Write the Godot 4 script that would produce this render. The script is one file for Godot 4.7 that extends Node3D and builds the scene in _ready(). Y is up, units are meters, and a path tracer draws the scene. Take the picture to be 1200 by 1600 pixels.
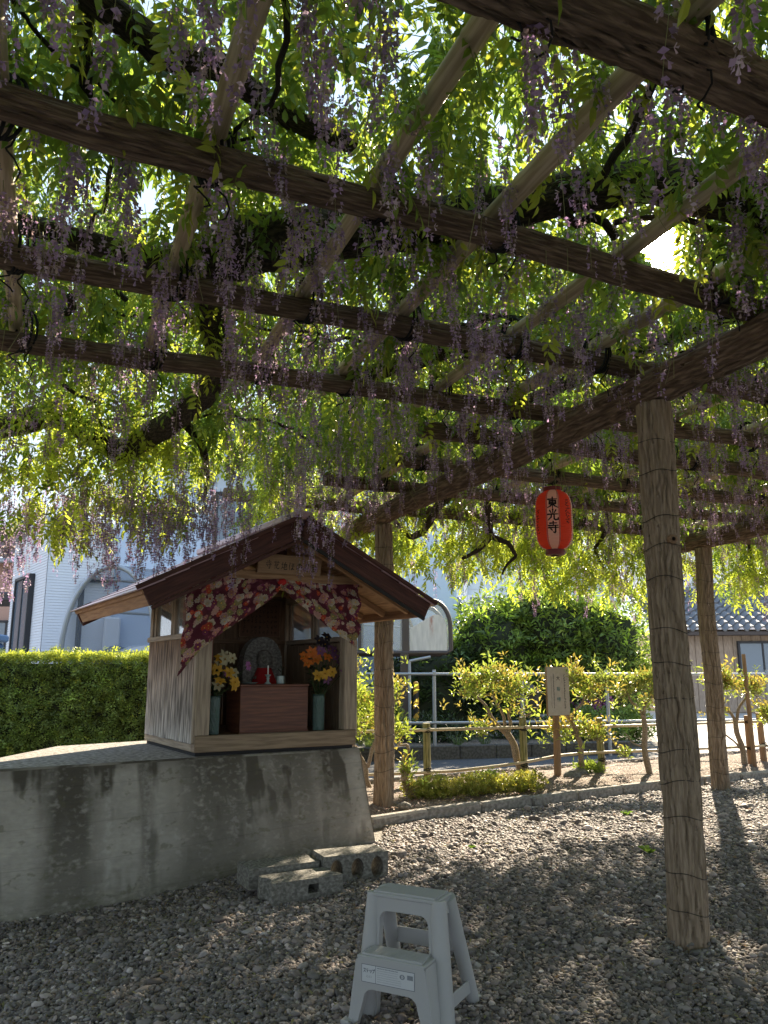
extends Node3D

# ------------------------------------------------------------------ mesh building
class MB:
	var v := PackedVector3Array()
	var n := PackedVector3Array()
	var uv := PackedVector2Array()
	var c := PackedColorArray()
	var xf := Transform3D()
	var col := Color(1, 1, 1)

	func tri(a: Vector3, b: Vector3, d: Vector3, na: Vector3, nb: Vector3, nd: Vector3, ua := Vector2(), ub := Vector2(), ud := Vector2()) -> void:
		a = xf * a
		b = xf * b
		d = xf * d
		na = (xf.basis * na).normalized()
		nb = (xf.basis * nb).normalized()
		nd = (xf.basis * nd).normalized()
		if (b - a).cross(d - a).dot(na + nb + nd) > 0.0:
			var t := b
			b = d
			d = t
			t = nb
			nb = nd
			nd = t
			var u := ub
			ub = ud
			ud = u
		v.append(a)
		v.append(b)
		v.append(d)
		n.append(na)
		n.append(nb)
		n.append(nd)
		uv.append(ua)
		uv.append(ub)
		uv.append(ud)
		c.append(col)
		c.append(col)
		c.append(col)

	func flat(a: Vector3, b: Vector3, d: Vector3) -> void:
		var m := (b - a).cross(d - a)
		if m.length_squared() < 1e-16:
			return
		m = m.normalized()
		tri(a, b, d, m, m, m, Vector2(a.x, a.y), Vector2(b.x, b.y), Vector2(d.x, d.y))

	func quad(a: Vector3, b: Vector3, d: Vector3, e: Vector3, m: Vector3, ua: Vector2, ub: Vector2, ud: Vector2, ue: Vector2) -> void:
		tri(a, b, d, m, m, m, ua, ub, ud)
		tri(a, d, e, m, m, m, ua, ud, ue)

	# a chamfered box; v of its uv runs along its longest side, in metres
	func box(at: Vector3, s: Vector3, bevel := 0.004, turn := Basis()) -> void:
		var keep := xf
		xf = xf * Transform3D(turn, at)
		var h := s * 0.5
		bevel = minf(bevel, minf(h.x, minf(h.y, h.z)) * 0.45)
		var long := 0 if s.x >= s.y and s.x >= s.z else (1 if s.y >= s.z else 2)
		var off := Vector2(at.x * 1.37 + at.z * 0.71 + at.y * 0.33, at.y * 0.9 + at.x * 0.53)
		for ax in 3:
			var b1 := (ax + 1) % 3
			var b2 := (ax + 2) % 3
			if b1 == long:
				var q := b1
				b1 = b2
				b2 = q
			for sg in [-1.0, 1.0]:
				var p := []
				var w := []
				for k in [[-1, -1], [1, -1], [1, 1], [-1, 1]]:
					var o := Vector3()
					o[ax] = h[ax] * sg
					o[b1] = (h[b1] - bevel) * k[0]
					o[b2] = (h[b2] - bevel) * k[1]
					p.append(o)
					w.append(Vector2(o[b1], o[b2]) + off)
				var m := Vector3()
				m[ax] = sg
				quad(p[0], p[1], p[2], p[3], m, w[0], w[1], w[2], w[3])
		if bevel > 0.0005:
			for ax in 3:
				var b1 := (ax + 1) % 3
				var b2 := (ax + 2) % 3
				for s1 in [-1.0, 1.0]:
					for s2 in [-1.0, 1.0]:
						var m := Vector3()
						m[b1] = s1
						m[b2] = s2
						m = m.normalized()
						var p := []
						for k in [[-1, 0], [1, 0], [1, 1], [-1, 1]]:
							var o := Vector3()
							o[ax] = (h[ax] - bevel) * k[0]
							o[b1] = (h[b1] if k[1] == 0 else h[b1] - bevel) * s1
							o[b2] = (h[b2] - bevel if k[1] == 0 else h[b2]) * s2
							p.append(o)
						var l: float = h[ax]
						quad(p[0], p[1], p[2], p[3], m, off + Vector2(0, -l), off + Vector2(0, l), off + Vector2(0.01, l), off + Vector2(0.01, -l))
			for sx in [-1.0, 1.0]:
				for sy in [-1.0, 1.0]:
					for sz in [-1.0, 1.0]:
						var m := Vector3(sx, sy, sz).normalized()
						tri(Vector3(h.x * sx, (h.y - bevel) * sy, (h.z - bevel) * sz), Vector3((h.x - bevel) * sx, h.y * sy, (h.z - bevel) * sz), Vector3((h.x - bevel) * sx, (h.y - bevel) * sy, h.z * sz), m, m, m)
		xf = keep

	# rows of points, smooth; each row the same length
	func grid(rows: Array, closed: bool, us := 1.0, vs := 1.0, flip := false) -> void:
		var r := rows.size()
		var k: int = rows[0].size()
		var nn := []
		for i in r:
			var line := PackedVector3Array()
			line.resize(k)
			var up: PackedVector3Array = rows[mini(i + 1, r - 1)]
			var dn: PackedVector3Array = rows[maxi(i - 1, 0)]
			var me: PackedVector3Array = rows[i]
			for j in k:
				var a: Vector3
				if closed:
					a = me[(j + 1) % k] - me[(j + k - 1) % k]
				else:
					a = me[mini(j + 1, k - 1)] - me[maxi(j - 1, 0)]
				var m := a.cross(up[j] - dn[j])
				if flip:
					m = -m
				line[j] = m.normalized() if m.length_squared() > 1e-18 else Vector3.UP
			nn.append(line)
		for i in r - 1:
			var p: PackedVector3Array = rows[i]
			var q: PackedVector3Array = rows[i + 1]
			var pn: PackedVector3Array = nn[i]
			var qn: PackedVector3Array = nn[i + 1]
			for j in (k if closed else k - 1):
				var l := (j + 1) % k
				var u0 := us * j / k
				var u1 := us * (j + 1) / k
				var v0 := vs * i / (r - 1)
				var v1 := vs * (i + 1) / (r - 1)
				tri(p[j], p[l], q[l], pn[j], pn[l], qn[l], Vector2(u0, v0), Vector2(u1, v0), Vector2(u1, v1))
				tri(p[j], q[l], q[j], pn[j], qn[l], qn[j], Vector2(u0, v0), Vector2(u1, v1), Vector2(u0, v1))

	func fan(ring: PackedVector3Array, m: Vector3) -> void:
		var mid := Vector3()
		for p in ring:
			mid += p
		mid /= ring.size()
		for j in ring.size():
			tri(mid, ring[j], ring[(j + 1) % ring.size()], m, m, m, Vector2(0.5, 0.5), Vector2(ring[j].x, ring[j].z), Vector2(ring[j].x + 0.02, ring[j].z))

	# a round tube along points; bark(theta, metres along) returns a share of the radius to add
	func tube(pts: Array, radii: Array, sides := 8, us := 1.0, caps := true, bark = null, squeeze := 1.0) -> void:
		var rows := []
		var t0: Vector3 = (pts[1] - pts[0]).normalized()
		var x := t0.cross(Vector3(0.31, 0.2, 0.93) if absf(t0.z) < 0.8 else Vector3(0.9, 0.3, 0.1)).normalized()
		if absf(t0.y) < 0.7:
			x = t0.cross(Vector3.UP).normalized()
		var along := 0.0
		for i in pts.size():
			var t: Vector3 = (pts[mini(i + 1, pts.size() - 1)] - pts[maxi(i - 1, 0)]).normalized()
			x = (x - t * x.dot(t)).normalized()
			var y := t.cross(x)
			if i > 0:
				along += pts[i].distance_to(pts[i - 1])
			var line := PackedVector3Array()
			for j in sides:
				var a := TAU * j / sides
				var rr: float = radii[i]
				if bark != null:
					rr *= 1.0 + bark.call(a, along)
				line.append(pts[i] + (x * cos(a) + y * sin(a) * squeeze) * rr)
			rows.append(line)
		grid(rows, true, us, along)
		if caps:
			fan(rows[0], (pts[0] - pts[1]).normalized())
			fan(rows[-1], (pts[-1] - pts[-2]).normalized())

	func lathe(profile: Array, sides := 24, base := Vector3()) -> void:
		var rows := []
		for p in profile:
			var line := PackedVector3Array()
			for j in sides:
				var a := TAU * j / sides
				line.append(base + Vector3(sin(a) * p.x, p.y, cos(a) * p.x))
			rows.append(line)
		grid(rows, true, 1.0, 1.0)

	# an outline in the xy plane pushed along z, edges chamfered; the outline may be concave
	func slab(outline: PackedVector2Array, z0: float, z1: float, uvs := 1.0) -> void:
		var t := Geometry2D.triangulate_polygon(outline)
		for z in [z0, z1]:
			var m := Vector3(0, 0, -1 if z == minf(z0, z1) else 1)
			for i in range(0, t.size(), 3):
				var a := outline[t[i]]
				var b := outline[t[i + 1]]
				var d := outline[t[i + 2]]
				tri(Vector3(a.x, a.y, z), Vector3(b.x, b.y, z), Vector3(d.x, d.y, z), m, m, m, a * uvs, b * uvs, d * uvs)
		var way := 1.0 if Geometry2D.is_polygon_clockwise(outline) else -1.0
		for i in outline.size():
			var a := outline[i]
			var b := outline[(i + 1) % outline.size()]
			var e := (b - a).normalized()
			var m := Vector3(-e.y, e.x, 0) * way
			quad(Vector3(a.x, a.y, z0), Vector3(b.x, b.y, z0), Vector3(b.x, b.y, z1), Vector3(a.x, a.y, z1), m, Vector2(a.length(), z0) * uvs, Vector2(b.length(), z0) * uvs, Vector2(b.length(), z1) * uvs, Vector2(a.length(), z1) * uvs)

	func blob(at: Vector3, r: Vector3, noise: FastNoiseLite, amp: float, rings := 10, sides := 16) -> void:
		var rows := []
		for i in rings + 1:
			var f := PI * i / rings
			var line := PackedVector3Array()
			for j in sides:
				var a := TAU * j / sides
				var d := Vector3(sin(f) * sin(a), -cos(f), sin(f) * cos(a))
				var k := 1.0 + amp * (noise.get_noise_3dv(d * 1.3 + at * 3.0) if noise else 0.0)
				line.append(at + d * r * k)
			rows.append(line)
		grid(rows, true)

	func mesh() -> ArrayMesh:
		var arrays := []
		arrays.resize(Mesh.ARRAY_MAX)
		arrays[Mesh.ARRAY_VERTEX] = v
		arrays[Mesh.ARRAY_NORMAL] = n
		arrays[Mesh.ARRAY_TEX_UV] = uv
		arrays[Mesh.ARRAY_COLOR] = c
		var m := ArrayMesh.new()
		m.add_surface_from_arrays(Mesh.PRIMITIVE_TRIANGLES, arrays)
		return m

# ------------------------------------------------------------------ helpers
var rng := RandomNumberGenerator.new()
var names := {}
var M := {}
var eye := Vector3(0, 1.09, 0)

func P(x: float, y: float, z: float) -> Vector3:
	return Vector3(x, y, -z)

func G(s: float, q: float, h: float) -> Vector3:      # trellis axes: s away along the beams, q along the logs
	return Vector3(s * -0.38 + q * 0.925, h, -(s * 0.925 + q * 0.38))

func numbered(called: String, parent: Node) -> String:
	var key := "%d/%s" % [parent.get_instance_id(), called]
	var k: int = names.get(key, 0)
	names[key] = k + 1
	return called if k == 0 else "%s_%03d" % [called, k]

func tag(o: Node, label := "", category := "", group := "", kind := "") -> Node:
	if label:
		o.set_meta("label", label)
	if category:
		o.set_meta("category", category)
	if group:
		o.set_meta("group", group)
	if kind:
		o.set_meta("kind", kind)
	return o

func thing(called: String, label: String, category: String, at := Vector3.ZERO, turn := 0.0, group := "") -> Node3D:
	var o := Node3D.new()
	o.name = numbered(called, self)
	add_child(o, true)
	o.position = at
	o.rotation.y = turn
	tag(o, label, category, group)
	return o

func put(called: String, shape, mat: Material, parent: Node = self) -> MeshInstance3D:
	var o := MeshInstance3D.new()
	o.name = numbered(called, parent)
	o.mesh = shape.mesh() if shape is MB else shape
	o.set_surface_override_material(0, mat)
	parent.add_child(o, true)
	return o

func many(called: String, shape: Mesh, mat: Material, places: Array, tints: Array, parent: Node = self) -> MultiMeshInstance3D:
	var mm := MultiMesh.new()
	mm.transform_format = MultiMesh.TRANSFORM_3D
	mm.use_colors = tints.size() > 0
	mm.mesh = shape
	mm.instance_count = places.size()
	for i in places.size():
		mm.set_instance_transform(i, places[i])
		if tints.size():
			mm.set_instance_color(i, tints[i])
	var o := MultiMeshInstance3D.new()
	o.name = numbered(called, parent)
	o.multimesh = mm
	o.material_override = mat
	parent.add_child(o, true)
	o.set_meta("kind", "stuff")
	return o

func box_part(called: String, at: Vector3, size: Vector3, mat: Material, parent: Node, bevel := 0.004, turn := Basis()) -> MeshInstance3D:
	var b := MB.new()
	b.box(at, size, bevel, turn)
	return put(called, b, mat, parent)

func lin(r: float, g: float, b: float) -> Color:
	return Color(r, g, b).linear_to_srgb()

func noise(freq: float, octaves := 4, kind := FastNoiseLite.TYPE_SIMPLEX_SMOOTH, s := 1) -> FastNoiseLite:
	var f := FastNoiseLite.new()
	f.noise_type = kind
	f.frequency = freq
	f.fractal_octaves = octaves
	f.seed = s
	return f

func ramp(stops: Array) -> Gradient:
	var g := Gradient.new()
	var o := PackedFloat32Array()
	var c := PackedColorArray()
	for s in stops:
		o.append(s[0])
		c.append(lin(s[1], s[2], s[3]))
	g.offsets = o
	g.colors = c
	return g

func ntex(f: FastNoiseLite, stops: Array, size := 512, normal := false) -> NoiseTexture2D:
	var t := NoiseTexture2D.new()
	t.width = size
	t.height = size
	t.seamless = true
	t.noise = f
	if normal:
		t.as_normal_map = true
		t.bump_strength = 4.0
	elif stops.size():
		t.color_ramp = ramp(stops)
	return t

func mat(r: float, g: float, b: float, rough := 0.8, metal := 0.0) -> StandardMaterial3D:
	var m := StandardMaterial3D.new()
	m.albedo_color = lin(r, g, b)
	m.roughness = rough
	m.metallic = metal
	return m

func tmat(tex: Texture2D, scale: Vector3, rough := 0.8, tri := false) -> StandardMaterial3D:
	var m := StandardMaterial3D.new()
	m.albedo_texture = tex
	m.roughness = rough
	m.uv1_scale = scale
	if tri:
		m.uv1_triplanar = true
		m.uv1_world_triplanar = true
	m.vertex_color_use_as_albedo = true
	return m

func relief(m: StandardMaterial3D, f: FastNoiseLite, depth_cm: float, size := 512) -> StandardMaterial3D:
	m.heightmap_enabled = true
	m.heightmap_texture = ntex(f, [], size)
	m.heightmap_scale = depth_cm
	return m

func stroke(im: Image, pts: Array, w: float, col: Color) -> void:
	for i in pts.size() - 1:
		var a: Vector2 = pts[i]
		var b: Vector2 = pts[i + 1]
		var steps := int(a.distance_to(b) / maxf(0.4, w * 0.25)) + 1
		for k in steps + 1:
			var t := float(k) / steps
			var p := a.lerp(b, t)
			var ww := w * (1.0 if i < pts.size() - 2 else lerpf(1.0, 0.6, t))
			var r := int(ceil(ww * 0.5))
			for y in range(-r, r + 1):
				for x in range(-r, r + 1):
					if x * x + y * y <= ww * ww * 0.25 + 0.3:
						var px := int(p.x) + x
						var py := int(p.y) + y
						if px >= 0 and py >= 0 and px < im.get_width() and py < im.get_height():
							im.set_pixel(px, py, col)

# strokes written as "x y x y;x y x y" on a 100 by 100 square
func glyph(im: Image, what: String, at: Vector2, size: Vector2, w: float, col: Color) -> void:
	for s in what.split(";"):
		var k := s.strip_edges().split(" ")
		var pts := []
		for i in range(0, k.size() - 1, 2):
			pts.append(at + Vector2(float(k[i]), float(k[i + 1])) * size / 100.0)
		stroke(im, pts, w, col)

const EAST := "8 18 92 18;50 2 50 98;22 32 78 32 78 60 22 60 22 32;22 46 78 46;48 62 30 80 5 92;52 62 70 80 96 92"
const SHINE := "50 3 50 42;24 12 36 34;76 10 62 34;6 44 94 44;38 46 34 70 8 94;60 46 60 86 72 94 94 90 95 74"
const TEMPLE := "50 3 50 36;20 16 80 16;8 36 92 36;8 54 94 54;68 40 68 90 62 98 48 92;28 64 40 78"
const BIG := "8 32 92 32;50 4 48 34 32 66 6 94;50 36 66 66 94 94"
const WISTERIA := "8 14 92 14;34 4 34 24;66 4 66 24;12 32 12 92;12 32 34 32 34 92;12 50 34 50;12 68 34 68;44 36 94 36;68 28 68 58;44 54 94 54;52 60 62 72;90 60 76 72;68 60 68 96;46 80 92 94"
const SHELF := "20 4 20 96;4 26 38 26;20 30 4 62;22 34 38 54;46 10 46 92;46 10 66 10 66 92;46 34 66 34;46 58 66 58;74 10 74 92;74 10 94 10 94 92;74 34 94 34;74 58 94 58"
const FLOWER := "8 18 92 18;34 6 34 28;66 6 66 28;36 34 20 60;28 52 28 96;78 38 54 60;54 36 54 84 70 94 92 88 92 76"
const EARTH := "6 36 38 36;22 14 22 78;4 82 40 70;48 42 90 34 88 66 78 66;66 10 66 76;50 26 50 86 62 94 96 90 96 78"
const SEE := "28 8 74 8 74 60 28 60 28 8;28 26 74 26;28 43 74 43;42 62 36 80 12 96;60 62 60 86 72 94 92 88"
const HO := "18 10 12 50 22 92;44 20 90 20;42 44 94 44;68 20 68 80 52 90 46 78 60 70 92 88"
const NO := "54 20 46 62 28 86 12 70 20 36 50 16 80 24 92 52 80 80 60 92"
const SU := "16 16 80 16 62 52 16 92;56 56 90 92"
const TE := "24 14 78 14;8 40 94 40;54 42 48 72 28 94"
const TSU := "18 36 26 60;44 30 52 54;86 28 78 64 46 94"
const PU := "10 20 78 20 66 60 24 94;84 6 96 6 96 18 84 18 84 6"

func _ready() -> void:
	rng.seed = 20240
	setup_light()
	materials()
	ground()
	trellis()
	plinth()
	shrine()
	shrine_things()
	blocks()
	stool()
	lantern()
	bed()
	street()
	buildings()
	wisteria()

# ------------------------------------------------------------------ camera, sky, sun
func setup_light() -> void:
	var cam := Camera3D.new()
	cam.name = "camera"
	cam.fov = 65.66
	cam.near = 0.05
	cam.far = 900.0
	cam.position = eye
	cam.rotation_degrees = Vector3(11.4, 0, 0)
	add_child(cam)
	cam.current = true
	var to_sun := Vector3(0.351, 0.526, -0.914).normalized()
	# a clear pale spring sky with the bright air round the sun
	var w := 1024
	var h := 512
	var im := Image.create_empty(w, h, false, Image.FORMAT_RGBF)
	for y in h:
		var el := PI * (0.5 - (y + 0.5) / h)
		var up := maxf(sin(el), 0.0)
		var base := Color(0.74, 0.80, 0.86).lerp(Color(0.30, 0.47, 0.74), pow(up, 0.55))
		for x in w:
			var az := TAU * (x + 0.5) / w
			var d := Vector3(sin(az) * cos(el), sin(el), -cos(az) * cos(el))
			var g := acos(clampf(d.dot(to_sun), -1.0, 1.0))
			var k := 1.1 * exp(-g / 0.07) + 0.22 * exp(-g / 0.5) + (90.0 if g < 0.012 else 90.0 * exp(-(g - 0.012) / 0.006))
			im.set_pixel(x, y, Color(base.r + k, base.g + k * 0.95, base.b + k * 0.84))
	var sky_mat := PanoramaSkyMaterial.new()
	sky_mat.panorama = ImageTexture.create_from_image(im)
	var sky := Sky.new()
	sky.sky_material = sky_mat
	var env := Environment.new()
	env.background_mode = Environment.BG_SKY
	env.sky = sky
	env.background_energy_multiplier = 0.44
	env.tonemap_mode = Environment.TONE_MAPPER_LINEAR
	env.tonemap_exposure = 4.4
	env.sdfgi_enabled = true
	env.ssao_enabled = true
	env.ssil_enabled = true
	var we := WorldEnvironment.new()
	we.name = "environment"
	we.environment = env
	add_child(we)
	var sun := DirectionalLight3D.new()
	sun.name = "sun"
	sun.light_energy = 1.6
	sun.light_color = Color(1.0, 0.93, 0.82)
	sun.light_angular_distance = 0.5
	sun.shadow_enabled = true
	add_child(sun)
	sun.look_at_from_position(to_sun * 50.0, Vector3.ZERO, Vector3.UP)

# ------------------------------------------------------------------ materials
func wood(key: String, a: Array, b: Array, rough := 0.75) -> void:
	var f := noise(0.012, 4, FastNoiseLite.TYPE_SIMPLEX_SMOOTH, key.length() * 7)
	var m := tmat(ntex(f, [[0.25, a[0], a[1], a[2]], [0.5, (a[0] + b[0]) / 2, (a[1] + b[1]) / 2, (a[2] + b[2]) / 2], [0.75, b[0], b[1], b[2]]]), Vector3(7.0, 0.55, 1), rough)
	relief(m, noise(0.02, 3, FastNoiseLite.TYPE_SIMPLEX_SMOOTH, 5), 0.15)
	M[key] = m

func materials() -> void:
	wood("sill_wood", [0.17, 0.12, 0.075], [0.27, 0.20, 0.13])
	wood("grey_plank", [0.13, 0.115, 0.10], [0.56, 0.52, 0.47], 0.9)
	wood("post_wood", [0.22, 0.17, 0.12], [0.36, 0.29, 0.21])
	wood("inner_wood", [0.13, 0.075, 0.04], [0.20, 0.12, 0.065])
	wood("soffit_wood", [0.30, 0.17, 0.085], [0.44, 0.27, 0.14])
	wood("eave_wood", [0.25, 0.13, 0.065], [0.36, 0.20, 0.10])
	wood("barge_wood", [0.046, 0.015, 0.011], [0.080, 0.028, 0.021], 0.85)
	wood("altar_wood", [0.10, 0.034, 0.018], [0.16, 0.06, 0.03], 0.5)
	wood("plaque_wood", [0.20, 0.125, 0.07], [0.29, 0.185, 0.105])
	wood("stake_wood", [0.20, 0.12, 0.065], [0.32, 0.20, 0.11])
	var f := noise(0.02, 5, FastNoiseLite.TYPE_SIMPLEX_SMOOTH, 31)
	# imitation bark on the posts and logs
	var bark := tmat(ntex(f, [[0.3, 0.20, 0.148, 0.100], [0.5, 0.245, 0.184, 0.126], [0.72, 0.30, 0.232, 0.166]]), Vector3(3.0, 0.6, 1), 0.9)
	relief(bark, noise(0.05, 4, FastNoiseLite.TYPE_SIMPLEX_SMOOTH, 8), 0.28)
	M.bark = bark
	var log_bark := tmat(ntex(noise(0.02, 5, FastNoiseLite.TYPE_SIMPLEX_SMOOTH, 37), [[0.3, 0.11, 0.073, 0.050], [0.55, 0.165, 0.113, 0.079], [0.75, 0.24, 0.172, 0.125]]), Vector3(2.2, 0.6, 1), 0.9)
	relief(log_bark, noise(0.05, 4, FastNoiseLite.TYPE_SIMPLEX_SMOOTH, 9), 0.35)
	M.log_bark = log_bark
	M.vine = tmat(ntex(noise(0.03, 4, FastNoiseLite.TYPE_SIMPLEX_SMOOTH, 41), [[0.3, 0.022, 0.016, 0.012], [0.7, 0.07, 0.052, 0.04]]), Vector3(2, 2, 1), 0.95)
	relief(M.vine, noise(0.05, 4, FastNoiseLite.TYPE_SIMPLEX_SMOOTH, 10), 0.6)
	M.bamboo = tmat(ntex(noise(0.008, 4, FastNoiseLite.TYPE_SIMPLEX_SMOOTH, 43), [[0.3, 0.40, 0.31, 0.21], [0.55, 0.52, 0.42, 0.30], [0.75, 0.60, 0.50, 0.37]]), Vector3(2, 0.6, 1), 0.55)
	M.fence_bamboo = tmat(ntex(noise(0.008, 4, FastNoiseLite.TYPE_SIMPLEX_SMOOTH, 44), [[0.3, 0.42, 0.33, 0.19], [0.7, 0.60, 0.50, 0.33]]), Vector3(2, 0.6, 1), 0.5)
	M.green_bamboo = tmat(ntex(noise(0.012, 4, FastNoiseLite.TYPE_SIMPLEX_SMOOTH, 45), [[0.3, 0.11, 0.105, 0.02], [0.55, 0.20, 0.18, 0.05], [0.75, 0.30, 0.26, 0.11]]), Vector3(2, 0.8, 1), 0.5)
	M.trunk = tmat(ntex(noise(0.03, 4, FastNoiseLite.TYPE_SIMPLEX_SMOOTH, 46), [[0.3, 0.16, 0.12, 0.08], [0.7, 0.36, 0.29, 0.21]]), Vector3(2, 3, 1), 0.9)
	M.rope = mat(0.012, 0.011, 0.012, 0.9)
	M.wire = mat(0.03, 0.025, 0.022, 0.6, 0.5)
	M.black = mat(0.012, 0.011, 0.011, 0.8)
	M.galv = mat(0.34, 0.36, 0.38, 0.5, 0.6)
	# concrete
	M.block = tmat(ntex(noise(0.04, 5, FastNoiseLite.TYPE_SIMPLEX_SMOOTH, 51), [[0.3, 0.12, 0.115, 0.10], [0.6, 0.23, 0.22, 0.195], [0.8, 0.32, 0.31, 0.28]]), Vector3(2.2, 2.2, 2.2), 0.95, true)
	relief(M.block, noise(0.15, 3, FastNoiseLite.TYPE_SIMPLEX, 12), 0.4)
	M.kerb = tmat(ntex(noise(0.03, 5, FastNoiseLite.TYPE_SIMPLEX_SMOOTH, 52), [[0.3, 0.17, 0.155, 0.135], [0.7, 0.34, 0.32, 0.29]]), Vector3(1.5, 1.5, 1.5), 0.95, true)
	relief(M.kerb, noise(0.12, 3, FastNoiseLite.TYPE_SIMPLEX, 13), 0.4)
	M.dark_kerb = tmat(M.kerb.albedo_texture, Vector3(1.5, 1.5, 1.5), 0.95, true)
	M.dark_kerb.albedo_color = Color(0.6, 0.6, 0.6)
	M.stake_frame = mat(0.30, 0.20, 0.12, 0.6)
	# ground
	M.gravel_base = tmat(ntex(noise(0.09, 3, FastNoiseLite.TYPE_CELLULAR, 61), [[0.0, 0.11, 0.10, 0.088], [0.5, 0.18, 0.165, 0.145], [1.0, 0.26, 0.24, 0.215]]), Vector3(1.1, 1.1, 1.1), 0.95, true)
	relief(M.gravel_base, noise(0.09, 2, FastNoiseLite.TYPE_CELLULAR, 61), 1.2)
	M.asphalt = tmat(ntex(noise(0.12, 3, FastNoiseLite.TYPE_SIMPLEX, 62), [[0.3, 0.045, 0.048, 0.055], [0.7, 0.10, 0.105, 0.115]]), Vector3(1.4, 1.4, 1.4), 0.9, true)
	relief(M.asphalt, noise(0.2, 2, FastNoiseLite.TYPE_SIMPLEX, 63), 0.4)
	M.soil = tmat(ntex(noise(0.05, 4, FastNoiseLite.TYPE_SIMPLEX, 64), [[0.3, 0.10, 0.075, 0.055], [0.55, 0.19, 0.145, 0.11], [0.75, 0.34, 0.275, 0.215]]), Vector3(1.2, 1.2, 1.2), 0.95, true)
	relief(M.soil, noise(0.08, 3, FastNoiseLite.TYPE_SIMPLEX, 65), 2.0)
	var peb := StandardMaterial3D.new()
	peb.vertex_color_use_as_albedo = true
	peb.roughness = 0.75
	M.pebble = peb
	# foliage: the tint comes with each copy
	for k in [["leaf", 0.45, Color(1.0, 1.0, 0.75), 0.95], ["bush_leaf", 0.4, Color(1, 1, 0.6), 0.9], ["petal", 0.6, Color(1, 0.9, 1), 0.8]]:
		var m := StandardMaterial3D.new()
		m.vertex_color_use_as_albedo = true
		m.roughness = k[1]
		m.backlight_enabled = true
		m.backlight = Color(k[2].r * k[3], k[2].g * k[3], k[2].b * k[3]).linear_to_srgb()
		M[k[0]] = m
	# paint, plaster, metal, glass
	M.wall_white = mat(0.74, 0.75, 0.78, 0.8)
	M.wall_blue = mat(0.55, 0.64, 0.78, 0.8)
	M.wall_pale = mat(0.55, 0.62, 0.67, 0.8)
	M.wall_brown = tmat(ntex(noise(0.03, 4, FastNoiseLite.TYPE_SIMPLEX_SMOOTH, 71), [[0.3, 0.30, 0.22, 0.16], [0.7, 0.42, 0.32, 0.24]]), Vector3(3, 0.3, 3), 0.85, true)
	M.wall_pink = mat(0.45, 0.29, 0.23, 0.85)
	M.tile = mat(0.17, 0.17, 0.175, 0.75)
	M.tile_brown = mat(0.20, 0.12, 0.09, 0.6)
	M.dark_frame = mat(0.025, 0.025, 0.028, 0.5)
	M.brown_frame = mat(0.06, 0.045, 0.04, 0.5)
	M.grey_frame = mat(0.33, 0.35, 0.38, 0.4, 0.3)
	M.green_trim = mat(0.10, 0.17, 0.155, 0.5)
	var gl := StandardMaterial3D.new()
	gl.transparency = BaseMaterial3D.TRANSPARENCY_ALPHA
	gl.albedo_color = Color(0.85, 0.93, 0.95, 0.10)
	gl.roughness = 0.05
	M.glass = gl
	var wg := StandardMaterial3D.new()
	wg.albedo_color = lin(0.12, 0.16, 0.20)
	wg.roughness = 0.06
	wg.metallic_specular = 0.8
	M.window_glass = wg
	var hz := gl.duplicate()
	hz.albedo_color = Color(0.62, 0.66, 0.70, 0.45)
	hz.roughness = 0.3
	M.hazy = hz
	var poly := StandardMaterial3D.new()
	poly.transparency = BaseMaterial3D.TRANSPARENCY_ALPHA
	poly.albedo_color = Color(0.42, 0.46, 0.52, 0.55)
	poly.roughness = 0.3
	M.smoked = poly
	var poly2 := poly.duplicate()
	poly2.albedo_color = Color(0.78, 0.80, 0.80, 0.30)
	M.frosted = poly2
	M.roof_metal = mat(0.34, 0.22, 0.24, 0.35, 0.25)
	M.plastic = mat(0.37, 0.372, 0.37, 0.38)
	M.plastic.subsurf_scatter_enabled = false

# ------------------------------------------------------------------ ground and gravel
func gh(x: float, z: float) -> float:      # the yard falls away a little on the left
	var t := 1.0 - smoothstep(-1.75, 0.1, x)
	var u := 1.0 - smoothstep(5.5, 7.2, z)
	return -0.125 * t * u

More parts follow.
